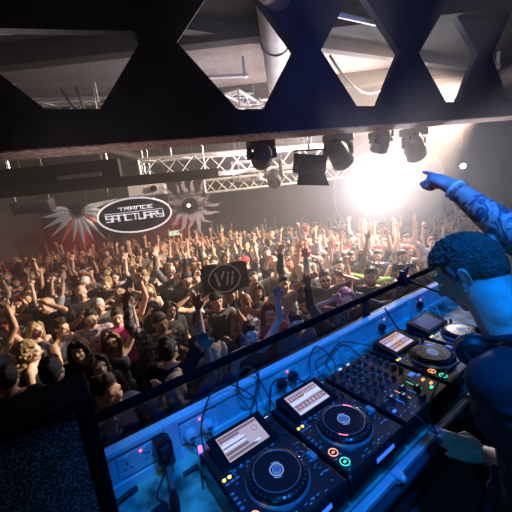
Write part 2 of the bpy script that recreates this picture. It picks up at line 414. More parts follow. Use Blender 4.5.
def hair(kind):
    if ('hair', kind) in cache: return cache['hair', kind]
    mb = MB(); rnd = random.Random(5)
    if kind in ('short', 'beard'):
        mb.ell((0, .022, .042), (.081, .098, .087), n=20); mb.ell((0, .05, .0), (.074, .066, .08), n=16); mb.ell((0, -.045, .098), (.05, .035, .028))
        for i in range(26):
            a = rnd.uniform(0, 6.28); b = rnd.uniform(.1, 1.1); mb.ell((.078*cos(a)*sin(b), .022+.094*sin(a)*sin(b), .042+.085*cos(b)), rnd.uniform(.012, .02), n=8)
        if kind == 'beard':
            mb.ell((0, -.048, -.088), (.050, .046, .034), n=16)
            for q in (-1, 1): mb.limb((q*.062, -.02, -.02), (q*.045, -.055, -.08), .014, .016)
    elif kind == 'long':
        mb.ell((0, .022, .042), (.085, .1, .089), n=20); mb.limb((0, .06, .03), (0, .085, -.2), .075, .05)
        for q in (-1, 1):
            mb.tube([(q*.02, -.055, .115), (q*.066, -.05, .07), (q*.088, -.02, 0), (q*.095, -.01, -.09), (q*.085, -.03, -.2)], [.022, .027, .027, .03, .016], 10)
            mb.tube([(q*.06, .05, .05), (q*.09, .04, -.05), (q*.085, .05, -.22)], [.03, .035, .02], 10)
    elif kind == 'curly':
        for i in range(110):
            a = rnd.uniform(0, 6.28); b = rnd.uniform(0, 2.5); x, y, z = .095*cos(a)*sin(b), .035+.10*sin(a)*sin(b), .03+.105*cos(b)
            if y < -.02 and z < .07: continue
            mb.ell((x, y, z), rnd.uniform(.018, .03), n=8)
        mb.ell((0, .028, .045), (.082, .098, .085)); mb.limb((0, .07, 0), (0, .09, -.17), .075, .055)
        for i in range(50):
            mb.ell((rnd.uniform(-.1, .1), rnd.uniform(.03, .13), rnd.uniform(-.22, .02)), rnd.uniform(.018, .028), n=8)
    elif kind == 'bun':
        mb.ell((0, .022, .042), (.081, .098, .087), n=20); mb.ell((0, .04, .0), (.072, .07, .075)); mb.ell((0, .10, .10), .036)
    elif kind == 'cap':
        mb.ell((0, .018, .05), (.083, .102, .08), n=20); mb.prism([(-.06, 0), (-.05, -.05), (-.02, -.075), (.02, -.075), (.05, -.05), (.06, 0)], (0, -.07, .062), (1, 0, 0), (0, 1, -.1), (0, 0, .012))
        mb.lathe([(.014, 0), (.006, .008)], (0, .018, .128), 10)
    me = remesh(mb, kind+'_hair', .0085, 2 if kind in ('curly', 'short') else 3)
    me.materials.append(None)
    cache['hair', kind] = me; return me
def glasses():
    if 'gl' not in cache:
        mb = MB()
        for q in (-1, 1):
            mb.lathe([(.003, 0), (.02, .001), (.021, .004), (.018, .006), (.003, .007)], (q*.031, -.098, .0), 16, rot=M.Rotation(pi/2, 3, 'X'))
            mb.tube([(q*.052, -.092, .004), (q*.080, -.04, .006), (q*.086, .02, .002)], .003, 6)
        mb.tube([(-.012, -.104, .004), (0, -.107, .007), (.012, -.104, .004)], .0025, 6)
        cache['gl'] = mb.mesh('glasses'); cache['gl'].polygons.foreach_set('use_smooth', [True]*len(mb.f)); cache['gl'].materials.append(MT['black_gloss'])
    return cache['gl']
def attach(name, me, parent, m=None, mw=None):
    o = bpy.data.objects.new(name, me); COL.objects.link(o); o.parent = parent
    if mw is not None: o.matrix_local = mw
    for i, mm in enumerate(m or []):
        o.material_slots[i].link = 'OBJECT'; o.material_slots[i].material = mm
    return o

SKIN = [(.72, .46, .33), (.66, .41, .29), (.78, .54, .42), (.58, .35, .24), (.70, .49, .38), (.36, .20, .13)]
HAIR = {'dark': (.018, .012, .010), 'brown': (.07, .038, .02), 'blonde': (.52, .36, .18), 'red': (.32, .055, .03), 'purple': (.30, .09, .42), 'grey': (.35, .33, .32), 'pale': (.75, .62, .45)}
CLOTH = {'black': (.016, .016, .018), 'white': (.66, .65, .66), 'grey': (.13, .13, .145), 'dark blue': (.03, .045, .12), 'pale blue': (.40, .50, .62), 'red': (.50, .04, .045), 'pink': (.70, .06, .30),
         'green': (.30, .62, .12), 'burgundy': (.16, .02, .03), 'purple': (.22, .10, .34), 'khaki': (.20, .18, .11), 'blue': (.08, .16, .50)}
HN = {'short': 'short {} hair', 'long': 'long {} hair', 'curly': 'curly {} hair', 'bun': '{} hair in a bun', 'beard': '{} hair and a beard', 'cap': '{} cap', None: 'shaved head'}
SN = {'tee': 't-shirt', 'tank': 'sleeveless top', 'long': 'long-sleeved top'}
people = []
def person(loc, face, pk, hk, hc, sk, sc, skin=0, scale=1., label=None, pattern=None, gl=False, zone=None):
    me, J, Rm = body(pk)
    t = empty('person', loc, face); t.scale = (scale,)*3
    b = attach('body', me, t, [skinm(SKIN[skin]), MT['eye'], MT['lip']])
    attach('shirt' if sk != 'tank' else 'top', shirt(pk, sk), t, [cloth(CLOTH[sc], pattern=pattern)])
    attach('trousers', trousers(), t, [cloth(CLOTH['black'] if (int(abs(loc[0]*37)) % 3) else CLOTH['dark blue'], 'denim')])
    H = M.Translation(J['head']) @ Rm.to_4x4()
    if hk: attach('cap' if hk == 'cap' else 'hair', hair(hk), t, [cloth(CLOTH[hc], 'cap_cloth') if hk == 'cap' else hairm(HAIR[hc])], H)
    if gl: attach('glasses', glasses(), t, None, H)
    t['category'] = 'person'
    people.append(dict(o=t, loc=V(loc), lab=label, hair=HN[hk].format(hc), wear=f"{sc} {'patterned ' if pattern else ''}{SN[sk]}", pose=pword(pk), zone=zone))
    return t

# ------------------------------------------------------------------ room
def struct(name, mb, m, **kw): return mb.build(name, m, kind='structure', **kw)
XL, XR, YF, YB, ZC = -9.5, 11.5, -3.2, 14.0, CZ+2.25
struct('floor', MB().box(((XL+XR)/2, (YF+YB)/2, -.1), (XR-XL, YB-YF, .2)), 'floor_dark')
struct('ceiling', MB().box(((XL+XR)/2, (YF+YB)/2, ZC+.1), (XR-XL, YB-YF, .2)), 'tile')
struct('wall_back', MB().box(((XL+XR)/2, YB+.1, ZC/2), (XR-XL, .2, ZC)), 'wall_dark')
struct('wall_left', MB().box((XL-.1, (YF+YB)/2, ZC/2), (.2, YB-YF, ZC)), 'wall_dark')
struct('wall_right', MB().box((XR+.1, (YF+YB)/2, ZC/2), (.2, YB-YF, ZC)), 'wall_dark')
struct('wall_front', MB().box(((XL+XR)/2, YF-.1, ZC/2), (XR-XL, .2, ZC)), 'wall_dark')
# raised stage the booth stands on
st = MB(); st.prism([(-3.6, -2.2), (6.2, -2.2), (6.2, 1.14), (-3.6, 1.14)], (0, 0, 0), D, N, (0, 0, STAGE)); struct('floor_stage', st, 'black_matte')
# parapet behind the desk
pw = MB(); pw.prism([(-3.6, 1.14), (3.4, 1.14), (3.4, 1.20), (-3.6, 1.20)], (0, 0, STAGE), D, N, (0, 0, CZ-.885-STAGE)); struct('wall_parapet', pw, 'black_matte')

# ceiling steelwork seen through the openings
for i, y in enumerate((4.3, 6.6, 9.2, 11.8)):
    struct('ceiling_beam', MB().box(((XL+XR)/2, y, ZC-.13), (XR-XL, .16, .26)), 'black_matte')
for i, x in enumerate((-4.2, .4, 5.0)):
    m = MB(); m.cone((x, 2.9, ZC-.42), (x+1.2, 13.5, ZC-.42), .17, .17, 20)
    for y in (4, 6, 8, 10, 12): m.cone((x+(y-2.9)*.113, y, ZC-.42), (x+(y-2.9)*.113, y+.05, ZC-.42), .185, .185, 20)
    o = m.build('ventilation_duct', 'duct', smooth='a', category='duct', group='round ducts under the ceiling',
                label='round grey ceiling duct ' + ('on the left above the starburst panel', 'in the middle above the long truss', 'on the right above the bright lamp')[i])
for i, (x0, y0, x1, y1) in enumerate(((-3.1, 3.3, -1.7, 3.5), (-1.5, 4.9, .2, 5.2), (.8, 3.6, 2.4, 4.4), (3.6, 4.9, 5.0, 6.2), (-3.5, 5.2, -2.3, 5.5))):
    m = MB(); m.cone((x0, y0, ZC-.33), (x1, y1, ZC-.33), .028, .028, 12)
    for t in (.03, .97):
        q = V((x0, y0, ZC-.33)).lerp(V((x1, y1, ZC-.33)), t); m.box(q+V((0, 0, .135)), (.04, .04, .27)); m.ell(q, .04)
    m.build('fluorescent_tube', 'white_plastic', smooth='a', category='light tube', group='unlit tubes under the ceiling',
            label='unlit white ceiling tube ' + ('seen in the leftmost opening of the fascia', 'above the left half of the long truss', 'seen in the second opening of the fascia',
            'seen in the third opening of the fascia', 'behind the leftmost opening, furthest left of all')[i])

# ------------------------------------------------------------------ black fascia with lozenge openings
bdir = ray(900, 88).normalized(); bn = V((0, 0, 1)).cross(bdir).normalized()
if bn.y < 0: bn = -bn
bup = bdir.cross(bn)
if bup.z < 0: bup = -bup
P0 = pz(256, 133.2, CZ+.6)
def st_of(x, y): v = ppl(x, y, P0, bn)-P0; return v.dot(bdir), v.dot(bup)
cu_ = bpy.data.curves.new('fascia', 'CURVE'); cu_.dimensions = '2D'; cu_.fill_mode = 'BOTH'; cu_.extrude = .035
def spl(pts):
    s = cu_.splines.new('POLY'); s.points.add(len(pts)-1)
    for p, q in zip(s.points, pts): p.co = (q[0], q[1], 0, 1)
    s.use_cyclic_u = True
ztop = ZC-P0.z+.12
spl([(-3.2, 0), (6.5, 0), (6.5, ztop), (-3.2, ztop)])
HO = [[(45, 109), (100, 109), (141, 40), (133, 31), (-60, 27)], [(237, 109), (265, 109), (295, 50), (240, -27), (222, -27), (177, 42)],
      [(357, 106), (378, 106), (400, 52), (359, -12), (353, -12), (321, 50)], [(446, 102), (458, 102), (478, 53), (451, 6), (446, 6), (419, 53)],
      [(508, 100), (522, 100), (545, 55), (520, 12), (512, 12), (492, 55)]]
for h in HO: spl([st_of(*q) for q in h])
co_ = bpy.data.objects.new('tmpc', cu_); COL.objects.link(co_)
dg = bpy.context.evaluated_depsgraph_get(); dg.update()
fm = bpy.data.meshes.new_from_object(co_.evaluated_get(dg)); fm.name = 'fascia_panel'; bpy.data.objects.remove(co_)
fm.materials.clear(); fm.materials.append(MT['panel_black'])
fo = bpy.data.objects.new('trim_fascia', fm); COL.objects.link(fo); fo['kind'] = 'structure'
fo.matrix_world = M(((bdir.x, bup.x, bn.x, P0.x+bn.x*.035), (bdir.y, bup.y, bn.y, P0.y+bn.y*.035), (bdir.z, bup.z, bn.z, P0.z), (0, 0, 0, 1)))
cp = MB(); ce = CO+V((0, 4.25, 0)); ce.z = ZC-.05; bh = V((bdir.x, bdir.y, 0)).normalized()
cp.prism([(-6.5, 0), (8.5, 0), (8.5, -4.5), (-6.5, -7.5)], ce, bh, bn, (0, 0, .04)); struct('ceiling_panel', cp, 'black_matte')
eb = MB(); eb.prism([(-6.5, 0), (8.5, 0), (8.5, .12), (-6.5, .12)], ce+V((0, 0, -.15)), bh, bn, (0, 0, .15)); struct('ceiling_beam', eb, 'wall_dark')
# fascia return (plastered soffit) and back board
sf = MB(); sf.prism([(-3.2, 0.0), (6.5, 0.0), (6.5, .33), (-3.2, .30)], P0+V((0, 0, -.012)), bdir, bn, (0, 0, .011)); struct('trim_soffit', sf, 'plaster')
sb = MB(); sb.prism([(-3.2, .071), (6.5, .071), (6.5, .30), (-3.2, .30)], P0, bdir, bn, (0, 0, .16)); struct('trim_soffit_core', sb, 'black_matte')

# ------------------------------------------------------------------ lighting pipe and moving heads behind the soffit
def FP(s, back, z): return P0+bdir*s+bn*back+V((0, 0, z))
m = MB(); m.cone(FP(-.6, .62, .07), FP(4.2, .62, .07), .024, .024, 12)
m.build('lighting_pipe', 'steel', smooth='a', category='pipe', label='long round pipe behind the soffit carrying the dark moving lights')
def on_plane(x, y, back): return ppl(x, y, P0+bn*back, bn)
def look(d, up=V((0, 0, 1))): return V(d).to_track_quat('-Y', 'Z').to_matrix()
def moving_head(px, py, back, s, aim, yaw, label, lit=False):
    c = on_plane(px, py, back); t = empty('moving_head_light', c, yaw, label=label, category='stage light', group='stage lights under the fascia')
    topz = P0.z+(c-P0).dot(bdir)*bdir.z+.045-c.z
    b = MB(); b.prism([(-.15*s, -.1*s), (.15*s, -.1*s), (.15*s, .1*s), (-.15*s, .1*s)], (0, 0, topz-.09*s), (1, 0, 0), (0, 1, 0), (0, 0, .09*s)); b.build('base', 'black', t, bevel=.01)
    k = MB(); k.cone((0, 0, topz), (0, 0, topz+.035), .03, .03); k.box((0, 0, topz+.03), (.07, .06, .06)); k.build('clamp', 'steel', t)
    for q in (-1, 1):
        y = MB(); w = .15*s
        y.prism([(0, .02*s), (-.055*s, -.02), (-.055*s, -(topz-.09*s)*.9-.03), (.055*s, -(topz-.09*s)*.9-.03), (.055*s, -.02)][::q], (q*w-(.0225*s), 0, topz-.09*s), (0, 1, 0), (0, 0, 1), (.045*s, 0, 0))
        y.build('yoke_arm', 'black', t, bevel=.008)
    rot = look(aim)
    h = MB(); h.lathe([(.02*s, .17*s), (.09*s, .165*s), (.115*s, .10*s), (.12*s, -.02*s), (.128*s, -.03*s), (.128*s, -.14*s), (.11*s, -.16*s), (.105*s, -.15*s)], (0, 0, 0), 24, rot=rot @ M.Rotation(pi/2, 3, 'X').inverted())
    ho = h.build('lamp_head', 'black', t, smooth='a')
    l = MB(); l.lathe([(.104*s, -.150*s), (.08*s, -.162*s), (.03*s, -.17*s), (0, -.172*s)], (0, 0, 0), 24, rot=rot @ M.Rotation(pi/2, 3, 'X').inverted())
    l.build('lens', 'lamp_small' if lit else 'black_gloss', ho, smooth=True)
    return t
moving_head(262, 157, .62, 1.0, (.25, .9, -.1), .3, 'round dark moving light under the fascia, leftmost of the row, above the lit fixture')
moving_head(339, 154, .62, 1.15, (.6, .3, -.6), .4, 'dark moving light between the wide floodlight and the small dome light, tilted down')
moving_head(381, 141, .70, 1.0, (0, .5, -1), .3, 'small dark moving light hanging straight down directly above the bright lamp')
moving_head(414, 147, .66, 1.25, (.5, .2, -.5), .5, 'dark moving light nearest the pointing hand, rightmost of the row')
moving_head(274, 178, 2.2, .95, (-.2, -.7, -.7), .2, 'small silvery moving light below the leftmost dark one, catching the light')
# floodlight with bracket
c = on_plane(310, 164, .62); t = empty('floodlight', c, .35, label='wide rectangular floodlight in a bracket under the fascia, second from the left', category='stage light', group='stage lights under the fascia')
rr = M.Rotation(R(12), 3, 'X') @ M.Rotation(R(6), 3, 'Y')
MB().box((0, 0, 0), (.40, .16, .24), rot=rr).build('housing', 'black', t, bevel=.012)
for i in range(7): MB().box(rr @ V((-.17+i*.057, .10, 0)), (.008, .06, .2), rot=rr).build('cooling_fin', 'black', t)
f2 = MB(); f2.tube([(-.215, 0, 0), (-.215, 0, .17), (.215, 0, .17), (.215, 0, 0)], .012, 6); f2.build('bracket', 'black', t)
topz = P0.z+(c-P0).dot(bdir)*bdir.z+.07-c.z
f3 = MB(); f3.cone((0, 0, .17), (0, 0, topz-.02), .015, .015); f3.box((0, 0, topz), (.07, .06, .06)); f3.build('clamp', 'steel', t)
f4 = MB(); f4.prism([(-.2, 0), (.2, 0), (.24, .13), (-.24, .13)], rr @ V((0, -.08, -.12)), rr @ V((1, 0, 0)), rr @ V((0, -.5, -1)), (0, .004, .004)); f4.build('barn_door', 'black', t)

# ------------------------------------------------------------------ trusses
def truss(p0, p1, w, name_label, end=True):
    p0, p1 = V(p0), V(p1); a = (p1-p0); L = a.length; a.normalize(); s = a.cross(V((0, 0, 1))).normalized()
    t = empty('lighting_truss', p0, 0, label=name_label, category='truss', group='aluminium trusses')
    c = [(s*i*w/2+V((0, 0, j*w/2))) for i, j in ((-1, -1), (1, -1), (1, 1), (-1, 1))]
    for q in c: MB().cone(q, q+a*L, .026, .026, 8).build('chord', 'truss', t, smooth='a')
    m = MB(); n = int(L/(w*.9)); st_ = L/n
    for k in range(n):
        for q in range(4):
            A, Bq = c[q], c[(q+1) % 4]
            if k % 2: A, Bq = Bq, A
            m.cone(A+a*st_*k, Bq+a*st_*(k+1), .012, .012, 6)
    m.build('lattice', 'truss', t, smooth='a')
    for e in (0, L):
        m = MB()
        for q in range(4): m.cone(c[q]+a*e, c[(q+1) % 4]+a*e, .022, .022, 8)
        m.build('end_frame', 'truss', t, smooth='a')
    for e in (.15, .85):
        for q in (2, 3): MB().cone(c[q]+a*L*e, c[q]+a*L*e+V((0, 0, ZC-p0.z-w/2)), .006, .006, 6).build('hanging_wire', 'steel', t)
    return t
A0, A1 = pd(141, 171, 5.6), pd(335, 155, 6.4); A1.z = A0.z
truss(A0, A1, .36, 'long silver lattice truss behind the fascia, running towards the bright lamp')
A0, A1 = pd(205, 187, 8.5), pd(420, 170, 9.2); A1.z = A0.z
truss(A0, A1, .34, 'smaller silver truss further back and lower, above the wavy sun panel')
A0, A1 = pd(238, 182, 6.2), pd(254, 128, 6.2)
truss(pd(236, 172, 7.2), pd(262, 170, 7.0), .42, 'short silver truss piece beside the leftmost dark moving light')
for k, (x0, y0, d0, x1, y1, d1, w, lb) in enumerate(((30, 96, 5.2, 320, 92, 6.6, .34, 'upper lattice truss seen low in the leftmost fascia openings'), (215, 95, 7.6, 470, 88, 8.2, .36, 'upper lattice truss seen low in the middle fascia openings'),
        (228, 68, 5.4, 300, 104, 9.5, .30, 'slanting lattice truss running away behind the second fascia opening'))):
    A0, A1 = pd(x0, y0, d0), pd(x1, y1, d1); A1.z = A0.z = min(A0.z, ZC-.35-.05*k); truss(A0, A1, w, lb)
for k, (x0, y0, x1, y1, lb) in enumerate(((55, 62, 110, 92, 'thin black cable drooping behind the leftmost fascia opening'), (190, 60, 285, 72, 'black cable swagged behind the second fascia opening'), (330, 60, 395, 72, 'black cable swagged behind the third fascia opening'), (70, 60, 100, 104, 'second thin black cable behind the leftmost fascia opening'))):
    A0, A1 = pd(x0, y0, 4.6), pd(x1, y1, 5.6); A0.z = A1.z = ZC-.24
    m = MB(); m.tube([A0.lerp(A1, i/14)+V((0, 0, -.45*4*(i/14)*(1-i/14))) for i in range(15)], .02, 8); m.build('power_cable', 'cable', None, smooth=True, label=lb, category='cable', group='cables under the ceiling')
# box and beam hanging at the left
bb = empty('hanging_screen', pd(62, 178, 4.6), .1, label='black boxed screen hanging at the left, above the long dark bar', category='screen')
MB().box((0, 0, .02), (1.75, .12, .36)).build('casing', 'black_matte', bb, bevel=.01)
MB().box((.28, -.075, -.01), (.64, .02, .06)).build('silver_strip', 'truss', bb)
for x in (-.7, .7): MB().cone((x, 0, .2), (x, 0, ZC-bb.location.z), .008, .008, 6).build('hanging_wire', 'steel', bb)
A0, A1 = pd(-60, 200, 4.2), pd(218, 177, 5.1); A1.z = A0.z-.0
hb = empty('hanging_bar', A0, 0, label='long flat black bar hanging below the boxed screen and left truss', category='bar')
a_ = (A1-A0); m = MB(); m.prism([(0, -.06), (a_.length, -.06), (a_.length, .09), (0, .09)], (0, 0, 0), a_.normalized(), (0, 0, 1), a_.cross(V((0, 0, 1))).normalized()*.1); m.build('bar', 'black_matte', hb)
for e in (.1, .95): MB().cone(a_*e+V((0, 0, .09)), V((a_.x*e, a_.y*e, ZC-A0.z)), .007, .007, 6).build('hanging_wire', 'steel', hb)
# crinkled foil duct bits behind the starburst
for i, (x, y, d, w) in enumerate(((34, 206, 6.8, .75), (8, 176, 6.2, .5))):
    c = pd(x, y, d); t = empty('ceiling_speaker', c, .2+i*.2, label=('brown box speaker hanging on brackets left of the starburst panel', 'pale box speaker hanging at the far left edge beside the boxed screen')[i], category='speaker', group='hanging box speakers')
    MB().box((0, 0, 0), (w, .35, .26), rot=M.Rotation(R(12), 3, 'X')).build('cabinet', 'duct' if i else 'wall_dark', t, bevel=.015)
    MB().box((0, -.18, -.0), (w*.9, .02, .2), rot=M.Rotation(R(12), 3, 'X')).build('grille', 'grille', t)
    for q in (-1, 1): MB().cone((q*w*.45, 0, 0), (q*w*.45, 0, ZC-c.z), .012, .012, 6).build('bracket', 'steel', t)

# ------------------------------------------------------------------ starburst panels
def starburst(c, rad, inner, n, mats, facing, label, wavy=False, base=.6, rot0=0., name='starburst_panel', wmul=1., extra=None, arc=None):
    t = empty(name, c, facing, label=label, category='wall decoration', group='starburst decorations')
    m = MB(); m.lathe([(inner*base, -.03), (inner*base, .03)], (0, 0, 0), 32, rot=M.Rotation(pi/2, 3, 'X')); m.build('centre_disc', 'sign_black', t, smooth='a')
    for i in range(n):
        an = rot0+2*pi*i/n if arc is None else arc[0]+(arc[1]-arc[0])*i/(n-1); L = rad*(1-.14*(i % 2)-.05*((i*7) % 3)); m = MB()
        X = V((cos(an), 0, sin(an))); Yv = V((-sin(an), 0, cos(an))); w = 2*pi*inner/n*.55*wmul
        if wavy:
            K = 14; L_, R_ = [], []
            for k in range(K+1):
                q = k/K; r = inner*.45+(L-inner*.45)*q; off = .055*rad*sin(q*7+i)*q*1.6; ww = w*(1-q)**.8*.75
                L_.append((r, off-ww)); R_.append((r, off+ww+.001))
            for k in range(K):
                m.prism([L_[k], L_[k+1], R_[k+1], R_[k]], (0, -.02, 0), X, Yv, (0, .03, 0))
        else:
            O = V((0, -.03, 0)); m.add([X*inner*.3+Yv*-w*.2+V((0, 0, 0)), X*inner+Yv*-w, X*L, X*inner+Yv*w, X*inner*.3+Yv*w*.2, X*inner+O*2.2, X*inner*.3+O],
                  [(0, 1, 5, 6), (1, 2, 5), (2, 3, 5), (3, 4, 6, 5), (4, 3, 2, 1, 0), (0, 6, 4)])
        m.build('ray', mats[i % len(mats)], t)
    if extra: extra(t)
    return t
c1 = pd(77, 211, 8.6)
def fixt(t):
    m = MB(); m.box((0, -.12, .02), (.24, .2, .22)); m.cone((0, -.22, .02), (0, -.26, .02), .09, .08, 16); m.build('centre_spotlight', 'black', t, bevel=.01)
    m = MB(); m.cone((0, -.262, .02), (0, -.268, .02), .05, .05, 16); m.build('spotlight_lens', 'lamp_small', t)
def wires(h):
    def f(t):
        for q in (-.3, .3): MB().cone((q, .04, 0), (q, .04, h), .006, .006, 6).build('hanging_wire', 'steel', t)
    return f
starburst(c1, 1.20, .36, 13, ['petal_white', 'petal_white', 'petal_white', 'petal_white', 'petal_red'], .25, 'pointed starburst fan of white and red rays left of the oval sign', arc=(-3.35, .2), wmul=.9, extra=wires(ZC-c1.z))
c2 = pd(190, 206, 9.6)
starburst(c2, 1.06, .42, 15, ['petal_purple'], .05, 'pale purple sun panel with wavy rays right of the oval sign', wavy=True, extra=lambda t: (fixt(t), wires(ZC-c2.z)(t)), name='sun_panel', wmul=1.5)
c3 = pd(386, 190, 9.0)
def ring(t):
    m = MB(); m.tube([(1.52*cos(a), 0, 1.52*sin(a)) for a in [2*pi*i/48 for i in range(48)]], .03, 8, closed=True); m.build('rim', 'petal_purple', t, smooth=True)
    m = MB(); m.lathe([(1.5, .06), (1.5, .03)], (0, 0, 0), 48, rot=M.Rotation(pi/2, 3, 'X')); m.build('backing', 'wall_dark', t)
    wires(ZC-c3.z)(t)
starburst(c3, 1.46, .5, 14, ['petal_white'], -.35, 'large round starburst panel behind the bright lamp', rot0=.2, extra=ring, wmul=1.5)

# bright lamp
LP = pd(378, 184, 7.4)
lt = empty('bright_spotlight', LP, .45, label='dazzling white spotlight in front of the large round starburst panel', category='stage light')
LD = (V((0.3, 0.6, CZ))-LP).normalized(); ql = M.Rotation(-.45, 3, 'Z') @ LD
rot = ql.to_track_quat('Z', 'Y').to_matrix()
m = MB(); m.lathe([(.05, -.35), (.14, -.33), (.18, -.2), (.2, 0), (.205, .05), (.19, .05), (.185, .02)], (0, 0, 0), 28, rot=rot); m.build('housing', 'black', lt, smooth='a')
m = MB(); m.lathe([(.186, .012), (.1, .03), (0, .035)], (0, 0, 0), 28, rot=rot); m.build('lens', 'lamp_glow', lt, smooth=True)
m = MB(); m.tube([(-.23, 0, 0), (-.23, 0, .3), (.23, 0, .3), (.23, 0, 0)], .014, 6); m.cone((0, 0, .3), (0, 0, ZC-LP.z), .018, .018); m.build('yoke', 'steel', lt)
# tiny lamp at the right
c = pd(463, 166, 8.5); t = empty('wall_spotlight', c, -.5, label='tiny white point of light above the pointing wrist at the right', category='stage light')
m = MB(); m.cone((0, .16, 0), (0, 0, 0), .07, .09, 16); m.cone((0, .08, 0), (0, .08, ZC-c.z), .012, .012); m.build('housing', 'black', t)
m = MB(); m.ell((0, -.01, 0), (.075, .03, .075)); m.build('lens', 'lamp_small', t, smooth=True)
# exit sign
c = pd(174, 233, 11.5); t = empty('exit_sign', c, .0, label='small glowing green exit sign on the far wall below the wavy sun panel', category='sign')
MB().box((0, .03, 0), (.42, .05, .20)).build('casing', 'white_plastic', t, bevel=.008); MB().box((0, 0, 0), (.37, .012, .15)).build('lit_face', 'exit_green', t)
m = MB(); m.cone((0, .03, .1), (0, .03, ZC-c.z), .01, .01); m.build('hanging_rod', 'steel', t)
m = MB()   # running figure pictogram
m.ell((-.04, -.01, .045), (.015, .004, .015), n=8); m.limb((-.04, -.01, .025), (-.055, -.01, -.015), .009, .008, 6); m.limb((-.055, -.01, -.015), (-.02, -.01, -.05), .007, .006, 6); m.limb((-.055, -.01, -.015), (-.09, -.01, -.045), .007, .006, 6); m.limb((-.04, -.01, .02), (-.01, -.01, .0), .006, .005, 6)
m.prism([(.04, -.02), (.04, .0), (.10, .0), (.10, .03), (.14, -.01), (.10, -.05), (.10, -.02)], (0, -.008, 0), (1, 0, 0), (0, 0, 1), (0, -.003, 0)); m.build('pictogram', 'sign_black', t)

# ------------------------------------------------------------------ oval sign
c = pd(135, 215, 7.9); t = empty('oval_sign', c, .12, label='black oval hanging sign with white rim and lettering', category='sign')
t.scale = (.80, 1, .86)
a_, b_ = 1.16, .51; n = 56
el = [(a_*cos(2*pi*i/n), b_*sin(2*pi*i/n)) for i in range(n)]
MB().prism(el, (0, 0, 0), (1, 0, 0), (0, 0, 1), (0, .05, 0)).build('board', 'sign_black', t)
MB().tube([(x*1.0, -.012, y*1.0) for x, y in el], .026, 8, closed=True).build('rim', 'sign_white', t, smooth=True)
GL = {  # angular letters drawn as strokes in a 0..1 box
 'T': [[(-.1, 1), (1, 1)], [(.55, 1), (.55, 0)]], 'R': [[(0, 0), (0, .62), (1, .62), (1, 1), (0, 1)], [(.35, .6), (1, 0)]], 'A': [[(0, 0), (0, 1), (1, 1), (1, 0)], [(0, .45), (1, .45)]],
 'N': [[(0, 0), (0, 1), (1, 1), (1, 0)]], 'C': [[(1, 1), (0, 1), (0, 0), (1, 0)]], 'E': [[(1, 1), (0, 1), (0, 0), (1, 0)], [(0, .5), (.8, .5)]],
 'S': [[(1, 1), (0, 1), (0, .52), (1, .52), (1, 0), (0, 0)]], 'U': [[(0, 1), (0, 0), (1, 0), (1, 1)]], 'Y': [[(0, 1), (0, .45), (1, .45)], [(1, 1), (1, 0), (.2, 0)]], 'V': [[(0, 1), (.45, 0), (1, 1)]], 'I': [[(.2, 0), (.35, 1)]], 'i': [[(.2, 0), (.3, .6)], [(.35, .85), (.37, .95)]]}
def lettering(text, x0, z0, w, h, gap, thick, slant=0., T=None, y=-.02, dy=-.02):
    m = MB(); x = x0
    T = T or (lambda p: V((p[0], y, p[1])))
    for ch in text:
        if ch != ' ':
            for st_ in GL[ch]:
                for p, q in zip(st_, st_[1:]):
                    p = V((x+p[0]*w+slant*p[1]*h, z0+p[1]*h)); q = V((x+q[0]*w+slant*q[1]*h, z0+q[1]*h)); d = (q-p).normalized()*thick*.5; nn = V((-d.y, d.x))
                    P = [p-d-nn, q+d-nn, q+d+nn, p-d+nn]
                    vs = [T(v) for v in P]; vs += [v+V((0, dy, 0)) for v in vs]
                    m.add(vs, [(0, 1, 2, 3), (7, 6, 5, 4), (0, 4, 5, 1), (1, 5, 6, 2), (2, 6, 7, 3), (3, 7, 4, 0)])
        x += w+gap
    return m
lettering('TRANCE', -.46, .17, .13, .085, .055, .022).build('small_lettering', 'sign_white', t)
lettering('SANCTUARY', -.90, -.125, .165, .17, .040, .030).build('large_lettering', 'sign_white', t)
MB().box((0, -.02, .105), (1.85, .02, .018)).build('rule_line', 'sign_white', t)
for x in (-.7, .7): MB().cone((x, .02, .38), (x+.02, .02, (ZC-c.z)/.86), .006, .006, 6).build('hanging_wire', 'steel', t)
c = pd(148, 190, 7.6); t = empty('projector', c, .1, label='white box projector hanging above the oval sign', category='projector')
MB().box((0, 0, 0), (.85, .5, .27)).build('casing', 'white_plastic', t, bevel=.02)
m = MB(); m.cone((.2, -.25, 0), (.2, -.32, 0), .08, .07, 20); m.build('lens', 'black_gloss', t)
m = MB(); m.cone((0, 0, .13), (0, 0, ZC-c.z), .025, .025); m.box((0, 0, .15), (.3, .2, .03)); m.build('ceiling_mount', 'steel', t)

# ------------------------------------------------------------------ booth
bt = empty('booth_desk', B(1.3, .8, STAGE), YAW, label='long booth desk with worn green painted top and metal front strip', category='desk')
h = DESK-STAGE
MB().box((.1, .02, h-.02), (3.4, .60, .04)).build('desk_top', 'desk_paint', bt)
MB().box((.1, -.28, h*.5-.03), (3.4, .04, h-.06)).build('front_board', 'black_matte', bt)
each('support', [MB().box((x, .0, (h-.04)/2), (.05, .5, h-.04)) for x in (-1.55, 0, 1.75)], 'black_matte', bt)
MB().box((.28, -.31, h+.035), (2.75, .026, .022)).build('metal_strip', 'alu', bt, bevel=.003)
MB().box((.28, -.325, h+.0), (2.75, .025, .022)).build('edge_moulding', 'panel_black', bt, bevel=.003)
MB().box((.28, -.302, h+.0), (2.75, .02, .08)).build('case_edge', 'black', bt)
MB().box((.3, -.39, h-.16), (2.6, .13, .02)).build('lower_shelf', 'panel_black', bt)
each('case_latch', [MB().box((x, -.318, h+.04), (.034, .03, .03)).ell((x, -.336, h+.045), .014, n=12) for x in (-.82, -.52, .05, .36, .9)], 'alu', bt, bevel=.004)

